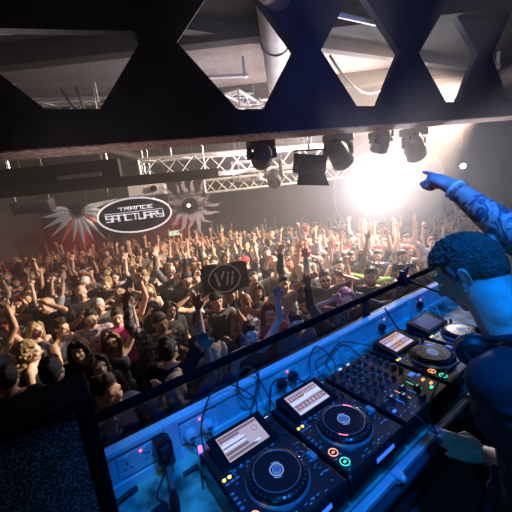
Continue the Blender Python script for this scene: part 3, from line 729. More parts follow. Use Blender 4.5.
# media player
def make_deck(screen):
    t = empty('media_player', (0, 0, 0), 0, category='dj player', group='media players on the booth desk')
    Z = .10
    body = MB(); body.box((0, 0, Z/2), (.318, .414, Z)); bo = body.build('casing', 'black_gloss', t, bevel=.006)
    m = MB(); m.box((0, 0, Z+.0005), (.300, .395, .003)); m.build('faceplate', 'panel_gloss', t, bevel=.001)
    # raised display
    tilt = R(12); rx = M.Rotation(tilt, 3, 'X'); c = V((-.012, .130, Z+.022))
    m = MB(); m.box(c, (.236, .135, .018), rot=rx); m.prism([(-.0675, 0), (.0675, 0), (.0675, .028), (-.0675, .002)], (-.130, .130, Z-.002), (0, 1, 0), (0, 0, 1), (.236, 0, 0)); hs = m.build('display_housing', 'black_gloss', t, bevel=.003)
    def scr(x0, y0, x1, y1, lay, mt, mb):
        mb.box(c+rx @ V(((x0+x1)/2, (y0+y1)/2, .0092+lay*.0006)), (abs(x1-x0), abs(y1-y0), .0006), rot=rx, k=mt)
    m = MB()
    if screen == 'off': scr(-.085, -.052, .085, .052, 0, 0, m); m.build('screen', 'screen_off_reflect', hs)
    else:
        rnd = random.Random(screen)
        scr(-.085, -.052, .085, .052, 0, 0, m)
        if screen == 1:
            scr(-.082, .036, .082, .046, 1, 1, m); scr(-.082, .024, .0, .033, 1, 1, m)
            scr(-.082, -.012, .01, .012, 1, 2, m); scr(-.082, -.004, .01, .002, 2, 1, m); scr(-.082, -.03, .01, -.018, 1, 1, m); scr(-.082, -.046, .04, -.036, 1, 1, m)
            for i in range(14): scr(-.078+i*.006, .014, -.075+i*.006, .014+rnd.uniform(.002, .008), 2, 2, m)
            m.tube([c+rx @ V((.058+.011*cos(a), .012+.011*sin(a), .0112)) for a in [i*pi/8 for i in range(16)]], .0011, 6, closed=True, k=1)
            scr(.047, .009, .049, .015, 2, 1, m); scr(.03, -.04, .055, -.033, 1, 2, m)
        else:
            scr(-.082, .018, .082, .040, 1, 1, m); scr(-.082, -.002, .0, .014, 1, 2, m); scr(.0, .0, .082, .020, 2, 2, m)
            scr(-.082, -.032, .082, -.008, 1, 1, m)
            for i in range(34):
                x = -.08+i*.0048; a = rnd.uniform(.002, .009); scr(x, .029-a, x+.0028, .029+a, 2, 3 if i % 3 else 2, m); a = rnd.uniform(.002, .010); scr(x, -.021-a, x+.0028, -.021+a, 2, 3 if i % 4 else 2, m)
            scr(-.082, -.048, .082, -.040, 1, 2, m)
        m.build('screen', ['screen_beige', 'screen_brown', 'screen_white', 'screen_orange'] if screen != 3 else ['screen_pink', 'screen_brown', 'screen_white', 'screen_pink'], hs)
    m = MB(); m.box((0, 0, 0), (.0, .0, .0)) if False else None
    # jog wheel
    jc = V((0.0, -.055, 0))
    m = MB(); m.lathe([(.106, Z), (.106, Z+.006), (.103, Z+.012), (.101, Z+.012)], jc, 64); m.build('jog_rim', 'jog_silver', t, smooth='a')
    m = MB(); m.lathe([(.103, Z+.002), (.102, Z+.018), (.098, Z+.024), (.084, Z+.030), (.078, Z+.0305), (.0775, Z+.028)], jc, 64)
    jw = m.build('jog_wheel', 'black_gloss', t, smooth='a')
    m = MB()
    for i in range(36):
        a = 2*pi*i/36; m.ell(jc+V((.0915*cos(a), .0915*sin(a), Z+.0265)), (.0062, .0045, .003), rot=M.Rotation(a, 3, 'Z'), n=8)
    m.build('finger_dimples', 'rubber', jw, smooth=True)
    m = MB(); m.lathe([(.0775, Z+.027), (.076, Z+.0295), (.026, Z+.0295), (0, Z+.0295)], jc, 64); m.build('platter', 'platter', jw, smooth='a')
    m = MB(); m.lathe([(.0235, Z+.0298), (.0235, Z+.031), (.0195, Z+.031), (.0195, Z+.0298)], jc, 32, cap=False); m.lathe([(.0145, Z+.0298), (.0145, Z+.0312), (0, Z+.0312)], jc, 32)
    for i in range(2):
        a0 = pi*i+.6; m.tube([jc+V((.028*cos(a0+q*.12), .028*sin(a0+q*.12), Z+.030)) for q in range(9)], .0012, 5)
    m.build('jog_display', 'led_ring', jw)
    m = MB(); m.lathe([(.013, Z+.0313), (.012, Z+.0318), (0, Z+.0318)], jc, 24); m.build('display_label', 'button_grey', jw)
    m = MB(); m.tube([jc+V((.0765*cos(a), .0765*sin(a), Z+.0302)) for a in [i*2*pi/64 for i in range(64)]], .0011, 6, closed=True); m.build('platter_ring', 'jog_silver', jw)
    if screen in (2,):
        m = MB()
        for a0 in (.3, 3.6): m.tube([jc+V((.079*cos(a0+q*.07), .079*sin(a0+q*.07), Z+.0312)) for q in range(7)], .0014, 5)
        m.build('jog_position_light', 'led_red', jw)
    # play and cue
    for y, k, nm in ((-.162, 'led_green', 'play_button'), (-.113, 'led_orange', 'cue_button')):
        m = MB(); m.lathe([(.017, Z), (.0165, Z+.006), (.013, Z+.007), (0, Z+.007)], (-.128, y, 0), 24); bb_ = m.build(nm, 'black_gloss', t, smooth='a')
        m = MB(); m.tube([V((-.128+.0155*cos(a), y+.0155*sin(a), Z+.0075)) for a in [i*pi/12 for i in range(24)]], .0016, 6, closed=True); m.box((-.131, y, Z+.0075), (.005, .008, .001)); m.box((-.124, y, Z+.0075), (.003, .008, .001)); m.build('lit_ring', k, bb_)
    # loop buttons in yellow
    for i, x in enumerate((-.139, -.119)):
        m = MB(); m.lathe([(.0065, Z), (.0065, Z+.004), (0, Z+.0045)], (x, .048, 0), 14); m.build('loop_button', 'led_yellow', t)
    m = MB()
    m.box((0, 0, Z+.003), (.013, .006, .004)); b0 = m.build('button', 'button_grey', t); b0.location = (-.137, .028, 0)
    for x, y in [(-.119, .028), (-.101, .028)]+[(-.142, -.01-i*.019) for i in range(4)]+[(-.095+i*.027, .056) for i in range(7)]:
        b1 = b0.copy(); COL.objects.link(b1); b1.location = (x, y, 0)
    # fine printed marks and lights
    m = MB(); rnd = random.Random(7)
    for i in range(46):
        x = rnd.choice((-1, 1))*rnd.uniform(.11, .145) if i % 2 else rnd.uniform(-.14, .14); y = rnd.uniform(-.16, .04) if i % 2 else rnd.choice((rnd.uniform(.04, .068), rnd.uniform(-.19, -.175)))
        if (V((x, y))-V((0, -.055))).length < .108: continue
        m.box((x, y, Z+.0025), (rnd.uniform(.005, .014), .0018, .001))
    for i in range(9): m.box((.126, .005-i*.018, Z+.0025), (.012, .001, .001))
    m.build('printed_marks', 'mark', t)
    m = MB(); m.box((.136, -.07, Z+.002), (.012, .125, .002)); sl = m.build('tempo_slot', 'black', t); m = MB(); m.box((.136, -.075, Z+.009), (.022, .034, .014)); m.build('tempo_slider', 'button_grey', sl, bevel=.002)
    for x, y, r in ((.132, .150, .011), (.132, .105, .008), (.134, .06, .009)):
        m = MB(); m.lathe([(r, Z), (r*.95, Z+.014), (r*.8, Z+.016), (0, Z+.016)], (x, y, 0), 20); m.box((x, y+r*.5, Z+.0165), (.0015, r, .001)); m.build('rotary_knob', 'rubber', t, smooth='a')
    each('top_light', [MB().box((.134, .185, Z+.002), (.02, .004, .003)), MB().box((-.11, .199, Z+.002), (.03, .003, .003)), MB().box((.03, .199, Z+.002), (.03, .003, .003))], 'led_white', t)
    MB().box((.03, -.208, Z-.03), (.10, .003, .014)).build('front_glow', 'led_blue', t)
    return t
mk('panel_gloss', (.022, .022, .025), .32, noise_amt=.15, nscale=40)
mk('platter', (.016, .016, .019), .18, noise_amt=.1, nscale=20, coat=.5)
mk('led_ring', (.4, .42, .45), .4, emit=(.30, .36, .42), es=.55)
lab = ['dj player with a beige track screen, closest to the white sockets', 'dj player with orange waveforms on its screen, left of the mixer',
       'dj player with a pink waveform screen, right of the mixer', 'dj player with a switched-off screen showing grey reflection, beside the performer']
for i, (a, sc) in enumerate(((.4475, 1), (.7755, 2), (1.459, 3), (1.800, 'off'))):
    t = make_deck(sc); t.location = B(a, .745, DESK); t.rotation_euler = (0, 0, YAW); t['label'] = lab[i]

# mixer
mx = empty('mixer', B(1.117, .745, DESK), YAW, label='black four channel mixer with rows of knobs between the players', category='mixer')
Z = .10
MB().box((0, 0, Z/2), (.33, .41, Z)).build('casing', 'black_gloss', mx, bevel=.005)
MB().box((0, 0, Z+.001), (.318, .398, .003)).build('faceplate', 'panel_gloss', mx)
kp = []
for ch in range(4):
    x = -.085+ch*.046
    for r_ in range(6): kp.append((x, .165-r_*.037, .0095))
for i in range(6): kp.append((-.142, .165-i*.052, .0105))
for i in range(6): kp.append((.136, .172-i*.036, .0105 if i % 2 else .013))
kn = MB(); kn.lathe([(.010, 0), (.0095, .013), (.008, .016), (0, .016)], (0, 0, 0), 16); kn.box((0, .005, .0163), (.0016, .008, .001))
k0 = kn.build('rotary_knob', 'rubber', mx, smooth='a')
for i, (x, y, r) in enumerate(kp):
    o = k0 if i == 0 else k0.copy()
    if i: COL.objects.link(o)
    o.location = (x, y, Z+.002); s = r/.0095; o.scale = (s, s, 1); o.rotation_euler = (0, 0, ((i*37) % 10-5)*.3)
for ch in range(4):
    x = -.085+ch*.046
    m = MB(); m.box((x, -.108, Z+.003), (.005, .07, .001)); f0 = m.build('fader_slot', 'black', mx)
    m = MB(); m.box((x, -.108+(.015, -.012, .02, -.02)[ch], Z+.011), (.017, .026, .016)); m.box((x, -.108+(.015, -.012, .02, -.02)[ch], Z+.0195), (.017, .003, .001), k=1); m.build('fader_cap', ['rubber', 'led_white'], f0, bevel=.001)
    m = MB()
    for q in range(8): m.box((x+.014, -.075-q*.009, Z+.003), (.004, .005, .001))
    m.build('level_meter', ['led_blue', 'led_orange', 'led_blue', 'led_green'][ch], mx)
m = MB(); m.box((0, -.172, Z+.003), (.08, .005, .001)); f0 = m.build('crossfader_slot', 'black', mx); MB().box((.01, -.172, Z+.011), (.024, .018, .016)).build('crossfader_cap', 'rubber', f0, bevel=.001)
m = MB(); m.box((.134, -.060, Z+.003), (.035, .022, .002)); m.build('effect_display', 'led_blue', mx)
for x, y, k in ((.128, -.15, 'led_orange'), (.128, -.115, 'led_orange'), (.148, -.085, 'led_blue'), (-.142, -.14, 'led_blue'), (.10, -.165, 'led_green'), (-.06, .195, 'led_white'), (.0, .195, 'led_white')):
    m = MB(); m.box((x, y, Z+.005), (.017, .009, .006)); m.build('button', k, mx, bevel=.001)
m = MB(); rnd = random.Random(3)
for i in range(90):
    x = rnd.uniform(-.15, .15); y = rnd.uniform(-.19, .19); m.box((x, y, Z+.003), (rnd.uniform(.004, .012), .0016, .001))
m.build('printed_marks', 'mark', mx)

# trunking with sockets
tk = empty('cable_trunking', B(1.2, 1.102, DESK), YAW, label='white plastic socket trunking running along the back of the desk', category='trunking')
m = MB(); m.prism([(0, 0), (0, .172), (.030, .172), (.030, 0)][::-1], (-1.75, 0, 0), (0, 1, 0), (0, 0, 1), (3.35, 0, 0)); m.build('channel', 'white_plastic', tk, bevel=.004)
m = MB(); m.box((-.07, -.006, .018), (3.36, .014, .036)); m.box((-.07, -.006, .160), (3.36, .014, .022)); m.build('edge_lip', 'white_plastic', tk, bevel=.003)
def atk(a): return a-1.2
each('joint_cover', [MB().box((atk(a), -.010, .086), (.055, .018, .176)) for a in (.24, 1.25, 2.0)], 'white_plastic_worn', tk, bevel=.003)
each('blank_cover', [MB().box((atk((a0+a1)/2), -.002, .092), (a1-a0-.004, .006, .110)) for a0, a1 in ((-.35, -.12), (-.115, .03), (.44, .56), (.565, .74), (.92, 1.06), (1.065, 1.21), (1.29, 1.42), (1.425, 1.57), (1.75, 1.90), (2.20, 2.4), (2.405, 2.6))], 'white_plastic_worn', tk, bevel=.0015)
def socket(a, label, leds=True):
    t = empty('wall_socket', B(a, 1.0995, DESK+.092), YAW, label=label, category='socket', group='double sockets in the trunking')
    MB().box((0, -.0035, 0), (.146, .009, .086)).build('faceplate', 'white_plastic_worn', t, bevel=.003)
    m = MB()
    for x in (-.038, .038): m.box((x, -.0085, .006), (.0045, .002, .009)); m.box((x-.011, -.0085, -.013), (.008, .002, .004)); m.box((x+.011, -.0085, -.013), (.008, .002, .004))
    m.build('pin_holes', 'hole', t)
    for x in (-.052, .012): sw = MB().box((x+.012, -.011, .031), (.012, .007, .018)).build('rocker_switch', 'white_plastic', t, bevel=.001)
    MB().box((.012, -.0095, .031), (.007, .004, .007)).build('switch_light', 'led_red', t)
    return t
socket(.11, 'white double socket near the left end of the trunking, lower pin holes showing')
socket(.347, 'white double socket with two round plugs behind the first player')
socket(.826, 'white double socket with two black plugs behind the second player')
socket(1.66, 'white double socket with one black plug behind the third player')
socket(2.12, 'white double socket furthest along the trunking, near the performer\'s head')
def plug(a, z, r, m_, label, cable=None, grp=None):
    t = empty('plug', B(a, 1.088, DESK+z), YAW, label=label, category='plug', group=grp or 'plugs in the trunking sockets')
    m = MB(); m.lathe([(r*1.05, .0), (r*1.1, .012), (r*.95, .026), (r*.5, .032), (0, .032)], (0, 0, 0), 20, rot=M.Rotation(pi/2, 3, 'X')); m.build('housing', m_, t, smooth='a')
    m = MB(); m.cone((0, -.018, -r*.8), (0, -.024, -r*1.7), .006, .004, 8); m.build('strain_relief', 'rubber', t)
    MB().box((0, -.033, .0), (r*.9, .002, r*.5)).build('fuse_cover', 'groove', t)
    return t
plug(.309, .085, .024, 'white_plastic_worn', 'pale round plug in the socket right of the trunking joint, left one of the pair')
plug(.385, .085, .024, 'white_plastic_worn', 'pale round plug right beside the first player corner, right one of the pair')
plug(.789, .082, .026, 'black', 'black plug behind the second player screen, left one of the pair')
plug(.863, .090, .026, 'black', 'black plug behind the second player screen, right one of the pair')
plug(1.63, .085, .024, 'black', 'black plug with a lead behind the third player')
plug(2.10, .095, .024, 'black', 'single black plug far along the trunking near the performer')
# black adaptor block at the left
t = empty('power_adaptor', B(.195, 1.062, DESK+.105), YAW, label='chunky black power adaptor plugged into the leftmost socket beside the joint cover', category='adaptor')
m = MB(); m.box((0, 0, 0), (.062, .065, .085)); m.build('block', 'black_gloss', t, bevel=.010)
m = MB(); m.box((0, -.038, .01), (.035, .014, .05)); m.build('raised_panel', 'rubber', t, bevel=.004)
m = MB(); m.cone((0, -.01, -.04), (-.005, -.03, -.062), .008, .006, 8); m.build('strain_relief', 'rubber', t)

def cable(pts, label, r=.0032, m_='cable', n=8, name='cable', grp='cables around the booth'):
    P = [V(p) for p in pts]; out = []
    for i in range(len(P)-1):
        p0 = P[max(i-1, 0)]; p1 = P[i]; p2 = P[i+1]; p3 = P[min(i+2, len(P)-1)]
        for k in range(n):
            u = k/n; out.append(.5*((2*p1)+(-p0+p2)*u+(2*p0-5*p1+4*p2-p3)*u*u+(-p0+3*p1-3*p2+p3)*u**3))
    out.append(P[-1]); MB().tube(out, r, 6).build(name, m_, None, smooth=True, label=label, category='cable', group=grp)
zt = DESK+.172
cable([B(.30, .83, DESK+.06), B(.33, 1.01, DESK+.12), B(.42, 1.07, zt+.05), B(.52, 1.08, zt+.035), B(.60, 1.03, DESK+.12), B(.56, .99, DESK+.04)], 'thin dark cable arching over the trunking behind the first player')
lp = [B(.60+.055*cos(a), 1.10+.02*sin(a)-.03, zt+.012+.065*sin(a)) for a in [i*pi/5 for i in range(12)]]
cable([B(.52, 1.0, DESK+.03)]+lp+[B(.68, 1.0, DESK+.05)], 'round looped dark cable standing above the trunking between the first two players')
cable([B(.39, 1.05, DESK+.06), B(.37, 1.0, DESK+.01), B(.42, .97, DESK+.01), B(.5, .98, DESK+.012)], 'dark lead running down from the pale pair of plugs')
cable([B(.309, 1.06, DESK+.055), B(.325, 1.02, DESK+.015), B(.29, .96, DESK+.008), B(.27, .9, DESK+.008)], 'dark lead of the left pale plug dropping onto the green desk')
cable([B(.64, .99, DESK+.05), B(.70, 1.03, DESK+.15), B(.80, 1.02, DESK+.14), B(.86, 1.0, DESK+.1), B(.90, .98, DESK+.05)], 'thick teal-lit cable bowing behind the second player', r=.0045)
cable([B(.87, 1.06, DESK+.06), B(.93, 1.03, DESK+.08), B(.98, 1.07, DESK+.15), B(1.05, 1.08, zt+.01), B(1.1, 1.02, DESK+.1), B(1.06, .98, DESK+.04)], 'dark cable looping over the trunking behind the mixer')
cable([B(.95, .97, DESK+.1), B(.99, 1.04, DESK+.13), B(1.12, 1.06, DESK+.12), B(1.2, 1.02, DESK+.15), B(1.28, .98, DESK+.06)], 'dark cable crossing behind the mixer, lower of the two')
cable([B(1.02, .97, DESK+.1), B(1.08, 1.05, DESK+.10), B(1.22, 1.07, DESK+.14), B(1.34, 1.03, DESK+.1), B(1.4, .96, DESK+.08)], 'dark cable running from the mixer to the third player')
cable([B(1.63, 1.06, DESK+.06), B(1.62, 1.02, DESK+.02), B(1.55, .98, DESK+.02)], 'short dark lead below the plug behind the third player')
cable([B(1.70, 1.10, zt+.02), B(1.72, 1.07, DESK+.12), B(1.76, 1.04, DESK+.04), B(1.82, .99, DESK+.02)], 'dark cable hanging over the trunking edge behind the third player', r=.005)
cable([B(.195, 1.03, DESK+.045), B(.16, 1.02, DESK+.02), B(.13, .98, DESK+.006), B(.15, .93, DESK+.006), B(.12, .88, DESK+.006), B(.10, .84, DESK+.006)], 'thin black lead curling down from the chunky adaptor over the desk')
for i in range(5):
    a = 1.98+i*.06
    cable([B(a, .965, DESK+.02), B(a+.03, 1.02, DESK+.06+.02*(i % 2)), B(a-.04, 1.06, DESK+.02+.01*i), B(a+.08, 1.04, DESK+.015)], 'tangled thin cable in the bright heap behind the last player', m_='vinyl_white' if i % 2 else 'cable')
# torch, marker, dark piece for shade, usb stick on the desk
p0, p1 = B(.197, 1.03, DESK+.075), B(.175, .93, DESK+.035); p2 = B(.155, .84, DESK+.022)
t = empty('gooseneck_lamp', p0, 0, label='little lamp with silver stem and black handle lying by the adaptor', category='lamp')
m = MB(); m.tube([V((0, 0, 0)), (p1-p0)*.5, p1-p0], .008, 10); m.build('stem', 'silver_torch', t, smooth='a')
m = MB(); d = (p2-p1).normalized(); m.tube([p1-p0-d*.01, p1-p0, p1-p0+d*.02, p2-p0], [.009, .014, .0165, .014], 12); m.build('handle', 'black_gloss', t, smooth='a')
m = MB(); m.ell((0, .0, 0), (.030, .024, .028)); m.ell((.018, -.012, .014), .014); m.build('head', 'black_gloss', t, smooth=True)
for nm, a0, p0_, a1, p1_, w, l in (('pen_and_shade_piece', .005, 1.05, .085, 1.065, .010, 'fat black marker pen lying near the left end of the desk'), ('pen_and_shade_piece', .235, 1.0, .295, 1.0, .009, 'black pen-shaped piece standing in for shade between the silver stem and first player')):  # second one is no pen: added dark piece where shade falls
    A, C = B(a0, p0_, DESK+w), B(a1, p1_, DESK+w); t = empty(nm, A, 0, label=l, category='pen', group='black pens on the desk')
    m = MB(); m.tube([V((0, 0, 0)), (C-A)*.62], w, 12); m.build('barrel', 'black_gloss', t, smooth='a'); m = MB(); m.tube([(C-A)*.62, (C-A)*.95, C-A], [w*1.12, w*1.0, w*.5], 12); m.build('pen_cap', 'rubber', t, smooth='a')
t = empty('wallet', B(.10, .90, DESK), YAW+.2, label='flat black wallet at the bottom edge of the desk left of the lamp handle', category='wallet')
MB().box((0, 0, .009), (.10, .075, .018)).build('cover', 'black', t, bevel=.005); MB().box((0, -.036, .009), (.09, .004, .010)).build('card_edge', 'button_grey', t)
t = empty('usb_stick', B(.300, .958, DESK+.098), YAW, label='usb stick glowing pink and blue at the corner of the first player', category='usb stick')
MB().box((0, 0, .012), (.014, .012, .024)).build('glowing_end', 'led_pink', t, bevel=.002); MB().box((0, 0, -.004), (.015, .013, .014)).build('connector', 'led_blue', t)

# barrier: handrail, posts, smoked acrylic
br = empty('barrier', B(0, 1.215, STAGE), YAW, label='black handrail barrier with smoked clear panel between booth and crowd', category='barrier')
zr = CZ-.735-STAGE
m = MB(); m.cone((-3.4, 0, zr), (3.45, 0, zr), .020, .020, 20); m.build('handrail', 'case_black', br, smooth='a')
MB().box((.0, .004, (zr+CZ-.885-STAGE)/2), (6.8, .008, zr-(CZ-.885-STAGE)-.01)).build('clear_panel', 'acrylic', br)
MB().box((0, .004, CZ-.885-STAGE+.008), (6.8, .03, .016)).build('bottom_channel', 'black', br)
for a in (-2.6, -.5, 1.66, 3.2):
    m = MB(); zb = CZ-.885-STAGE; m.prism([(a-.035, zb), (a+.035, zb), (a+.014, zr-.01), (a-.014, zr-.01)], (0, -.012, 0), (1, 0, 0), (0, 0, 1), (0, .014, 0)); m.build('post', 'black', br)
# clamp with boom arm on the rail
ca = ppl(404, 280, B(0, 1.215, 0), N); aa = ab(ca)[0]
t = empty('clamp_stand', B(aa, 1.215, CZ-.735), YAW, label='black clamp on the handrail with thin arm reaching towards the performer\'s face', category='clamp')
m = MB(); m.box((0, 0, .0), (.07, .075, .075)); m.box((-.01, 0, .055), (.035, .045, .05)); m.cone((0, -.04, 0), (0, -.075, 0), .016, .016, 12); m.build('clamp_jaw', 'black', t, bevel=.006)
m = MB(); m.cone((-.05, 0, .05), (.06, 0, .085), .012, .012, 10); m.ell((.02, 0, .07), .022); m.build('clamp_lever', 'rubber', t)
tip = pd(449, 296, 1.75)-B(aa, 1.215, CZ-.735); tip = M.Rotation(-YAW, 3, 'Z') @ tip
m = MB(); m.tube([V((.03, 0, .0)), V((.03, 0, .0)).lerp(tip, .8), tip], [.009, .007, .007], 8); am = m.build('arm', 'case_black', t, smooth='a')
m = MB(); m.tube([tip, tip+V((.03, -.01, -.006))], [.013, .011], 10); m.build('microphone_tip', 'steel', am)

# monitor speaker at the left
sp = empty('monitor_speaker', B(-.55, .86, STAGE), YAW, label='big black speaker with a sparkling metal grille at the bottom left', category='speaker')
zt_ = CZ-.470-STAGE
MB().box((.06, .069, (zt_+.03)/2), (1.0, .13, zt_+.03)).build('cabinet', 'case_black', sp, bevel=.006)
fr = MB(); w = .03
fr.box((.06, -.012, zt_+.015), (1.0, .03, w)); fr.box((.06+.5-.014, -.012, zt_/2), (.028, .03, zt_+.03)); fr.box((.06-.5+.014, -.012, zt_/2), (.028, .03, zt_+.03)); fr.build('front_frame', 'case_black', sp, bevel=.004)
MB().box((.046, -.006, zt_/2), (.944, .010, zt_)).build('grille', 'grille', sp)

# ------------------------------------------------------------------ performer
OR = B(1.05, .15, STAGE); RW = M.Rotation(YAW+pi, 3, 'Z'); RI = RW.transposed()
def dj(a, p, z): return RI @ (B(a, p, STAGE+z)-OR)
def build_dj():
    t = empty('person', OR, YAW+pi, label='person in dark t-shirt leaning over the decks, right arm up, headphones round the neck', category='person')
    J = {'pel': dj(1.02, .12, .95), 'belly': dj(1.005, .155, 1.10), 'chest': dj(.985, .205, 1.27), 'neck': dj(.99, .235, 1.42), 'head': RI @ (pd(469, 271, .95)-OR)}
    J['SL'] = dj(.825, .235, 1.375); J['EL'] = dj(.87, .10, 1.125); J['WL'] = RI @ (pd(486, 455, .93)-OR)
    J['SR'] = dj(1.15, .22, 1.42); J['ER'] = RI @ (pd(536, 252, .84)-OR); J['WR'] = RI @ (pd(452, 187, 1.02)-OR)
    hL = RI @ (pd(440, 440, .96)-OR)-J['WL']; hR = RI @ (pd(413, 167, 1.15)-OR)-J['WR']
    print('DJ', [round(x, 3) for x in ((J['ER']-J['SR']).length, (J['WR']-J['ER']).length, (J['EL']-J['SL']).length, (J['WL']-J['EL']).length, hL.length, hR.length)], [[round(c, 2) for c in ab(OR+RW @ J[k])] for k in ('head', 'ER', 'WR', 'EL', 'WL')])
    Dl = RI @ D; Nl = RI @ N; Z = V((0, 0, 1))
    mb = MB(); fb = .0086
    mb.ell(J['pel'], (.165, .12, .13), n=20); mb.ell(J['belly'], (.15, .115, .17), n=20); mb.ell(J['chest'], (.175, .12, .165), n=20)
    mb.limb(J['neck']+V((0, .0, -.03)), J['head'].lerp(J['neck'], .42), .066, .062, 20)
    mb.limb(J['neck']+V((0, .02, .0)), J['head']+V((0, .055, -.02)), .060, .050, 18)
    for k in 'RL':
        Sh = J['S'+k]; mb.limb(J['neck']+V((0, .01, .01)), Sh, .05, .055, 16); mb.limb(J['chest']+V((0, 0, .08)), Sh, .09, .058, 16)
        mb.limb(Sh, J['E'+k], .058, .048, 18)
        e, w = J['E'+k], J['W'+k]; mb.limb(e, e.lerp(w, .3), .046, .050, 18); mb.limb(e.lerp(w, .3), e.lerp(w, .7), .050, .037, 18); mb.limb(e.lerp(w, .7), w, .037, .026, 18)
    # raised right hand: index pointing, back of the hand turned up
    hand_prims(mb, J['WR'], hR, (-Z+Nl*.2), 'point', 1.0, thumb_side=-1, fr=.0092)
    hand_prims(mb, J['WL'], hL, RI @ (fw*.9-V((0, 0, .45))), 'cup', .93, thumb_side=-1, fr=.0092)
    for q in (-1, 1):
        hp, kn, an = V((q*.09, 0, .92)), V((q*.11, -.03, .50)), V((q*.12, .02, .09))
        mb.limb(hp, kn, .09, .06); mb.limb(kn, an, .058, .04); mb.limb(an, V((q*.13, -.14, .035)), .042, .034)
    Rm = M.Rotation(.06, 3, 'Z') @ M.Rotation(.62, 3, 'X'); c = J['head']
    head_prims(mb, c, Rm, 1.0, detail=True)
    def hp_(v): return c+Rm @ V(v)
    mb.limb(hp_((0, -.02, -.09)), J['neck']+V((0, -.04, .06)), .035, .045, 14)
    me = finish_body(mb, J, Rm, 'person_body', .0048, 3)
    for _ in range(3): me.materials.append(None)
    attach('body', me, t, [MT['tattoo_skin'], MT['eye'], MT['lip']])
    # eyes in the sockets
    for q in (-1, 1):
        m = MB(); m.ell(hp_((q*.031, -.078, .001)), (.013, .013, .010), rot=Rm, n=12); m.ell(hp_((q*.031, -.0895, .0)), (.0055, .003, .0055), rot=Rm, n=10, k=1); m.build('eye', ['tooth', 'eye'], t, smooth=True)
        m = MB(); m.tube([hp_((q*.016, -.094, .028)), hp_((q*.034, -.092, .033)), hp_((q*.052, -.078, .026))], [.004, .005, .003], 6); m.build('eyebrow', hairm(HAIR['brown']), t, smooth=True)
    # hair: cropped sides, fuller top
    mb = MB(); rnd = random.Random(9)
    mb.ell(hp_((0, .018, .032)), (.0765, .093, .087), rot=Rm, n=28)
    mb.ell(hp_((0, .050, -.002)), (.062, .055, .070), rot=Rm, n=24)
    mb.ell(hp_((0, -.005, .068)), (.064, .080, .052), rot=Rm, n=24)
    mb.ell(hp_((0, -.040, .088)), (.050, .034, .028), rot=Rm, n=20)
    for q in (-1, 1): mb.limb(hp_((q*.074, -.018, .03)), hp_((q*.074, -.014, -.005)), .010, .006, 10)
    for i in range(900):
        a = rnd.uniform(0, 2*pi); b = rnd.uniform(0, 1.35); x, y, z = .074*cos(a)*sin(b), .006+.092*sin(a)*sin(b), .040+.078*cos(b)
        d = V((x*.8, y-.02, z-.02)).normalized(); L = rnd.uniform(.006, .015); q = V((x, y, z))
        mb.limb(hp_(q), hp_(q+(d+V((rnd.uniform(-.3, .3), -.5+rnd.uniform(-.3, .3), 0)))*L*.8), .0036, .0018, 6)
    hm = remesh(mb, 'cropped_hair', .0028, 1); hm.materials.append(None); attach('hair', hm, t, [hairm((.13, .085, .06), 'dj_hair')])
    # t-shirt
    mb = MB(); e = .014
    mb.ell(J['belly'], (.15+e, .115+e, .20), n=20); mb.ell(J['chest'], (.178+e, .123+e, .165), n=20); mb.ell(J['pel']+V((0, 0, .02)), (.172+e, .128+e, .12), n=20)
    for k in 'RL':
        Sh = J['S'+k]; mb.limb(J['neck']+V((0, .03, -.03)), Sh, .056+e, .056+e, 16); mb.limb(J['chest']+V((0, 0, .06)), Sh, .095+e, .058+e, 16)
        mb.limb(Sh, Sh.lerp(J['E'+k], .55 if k == 'L' else .35), .058+e, .050+e*1.3, 18)
    # folds
    for i in range(14):
        a = rnd.uniform(-2.4, 2.4); z = rnd.uniform(-.20, .12); p = J['chest']+V((.178*sin(a), .128*cos(a), z)); q = J['belly']+V((.16*sin(a+.5), .125*cos(a+.5), z-.08)); mb.limb(p, q, .012, .009, 8)
    Sh = J['SL']
    for i in range(3): mb.tube([Sh.lerp(J['EL'], .1+i*.15)+V((.068*cos(u), -.068*sin(u), .01*sin(u*2))) for u in [-.9+.35*k for k in range(9)]], .009, 8)
    sm = remesh(mb, 't_shirt', .0065, 3); sm.materials.append(None); attach('t_shirt', sm, t, [cloth((.011, .013, .019), 'tshirt_fabric')])
    mb = MB(); ctr = J['neck']+V((0, .0, -.005))
    mb.tube([ctr+V((.082*cos(u), -.03+.078*sin(u), .035+.03*sin(u))) for u in [2*pi*k/28 for k in range(28)]], .009, 8, closed=True); mb.build('collar', cloth((.011, .013, .019), 'tshirt_fabric'), t, smooth=True)
    mb = MB(); mb.ell((0, 0, .93), (.178, .14, .12), n=16)
    for q in (-1, 1): mb.limb((q*.09, 0, .90), (q*.11, -.03, .50), .104, .075); mb.limb((q*.11, -.03, .50), (q*.12, .02, .12), .072, .058)
    tm = remesh(mb, 'jeans', .013, 3); tm.materials.append(None); attach('jeans', tm, t, [cloth(CLOTH['black'], 'denim')])
    for q in (-1, 1):
        m = MB(); m.ell((q*.127, -.055, .045), (.050, .135, .045), n=16); m.box((q*.127, -.055, .012), (.09, .26, .02)); m.build('shoe', 'rubber', t, smooth='a')
    return t, J, Dl, Nl
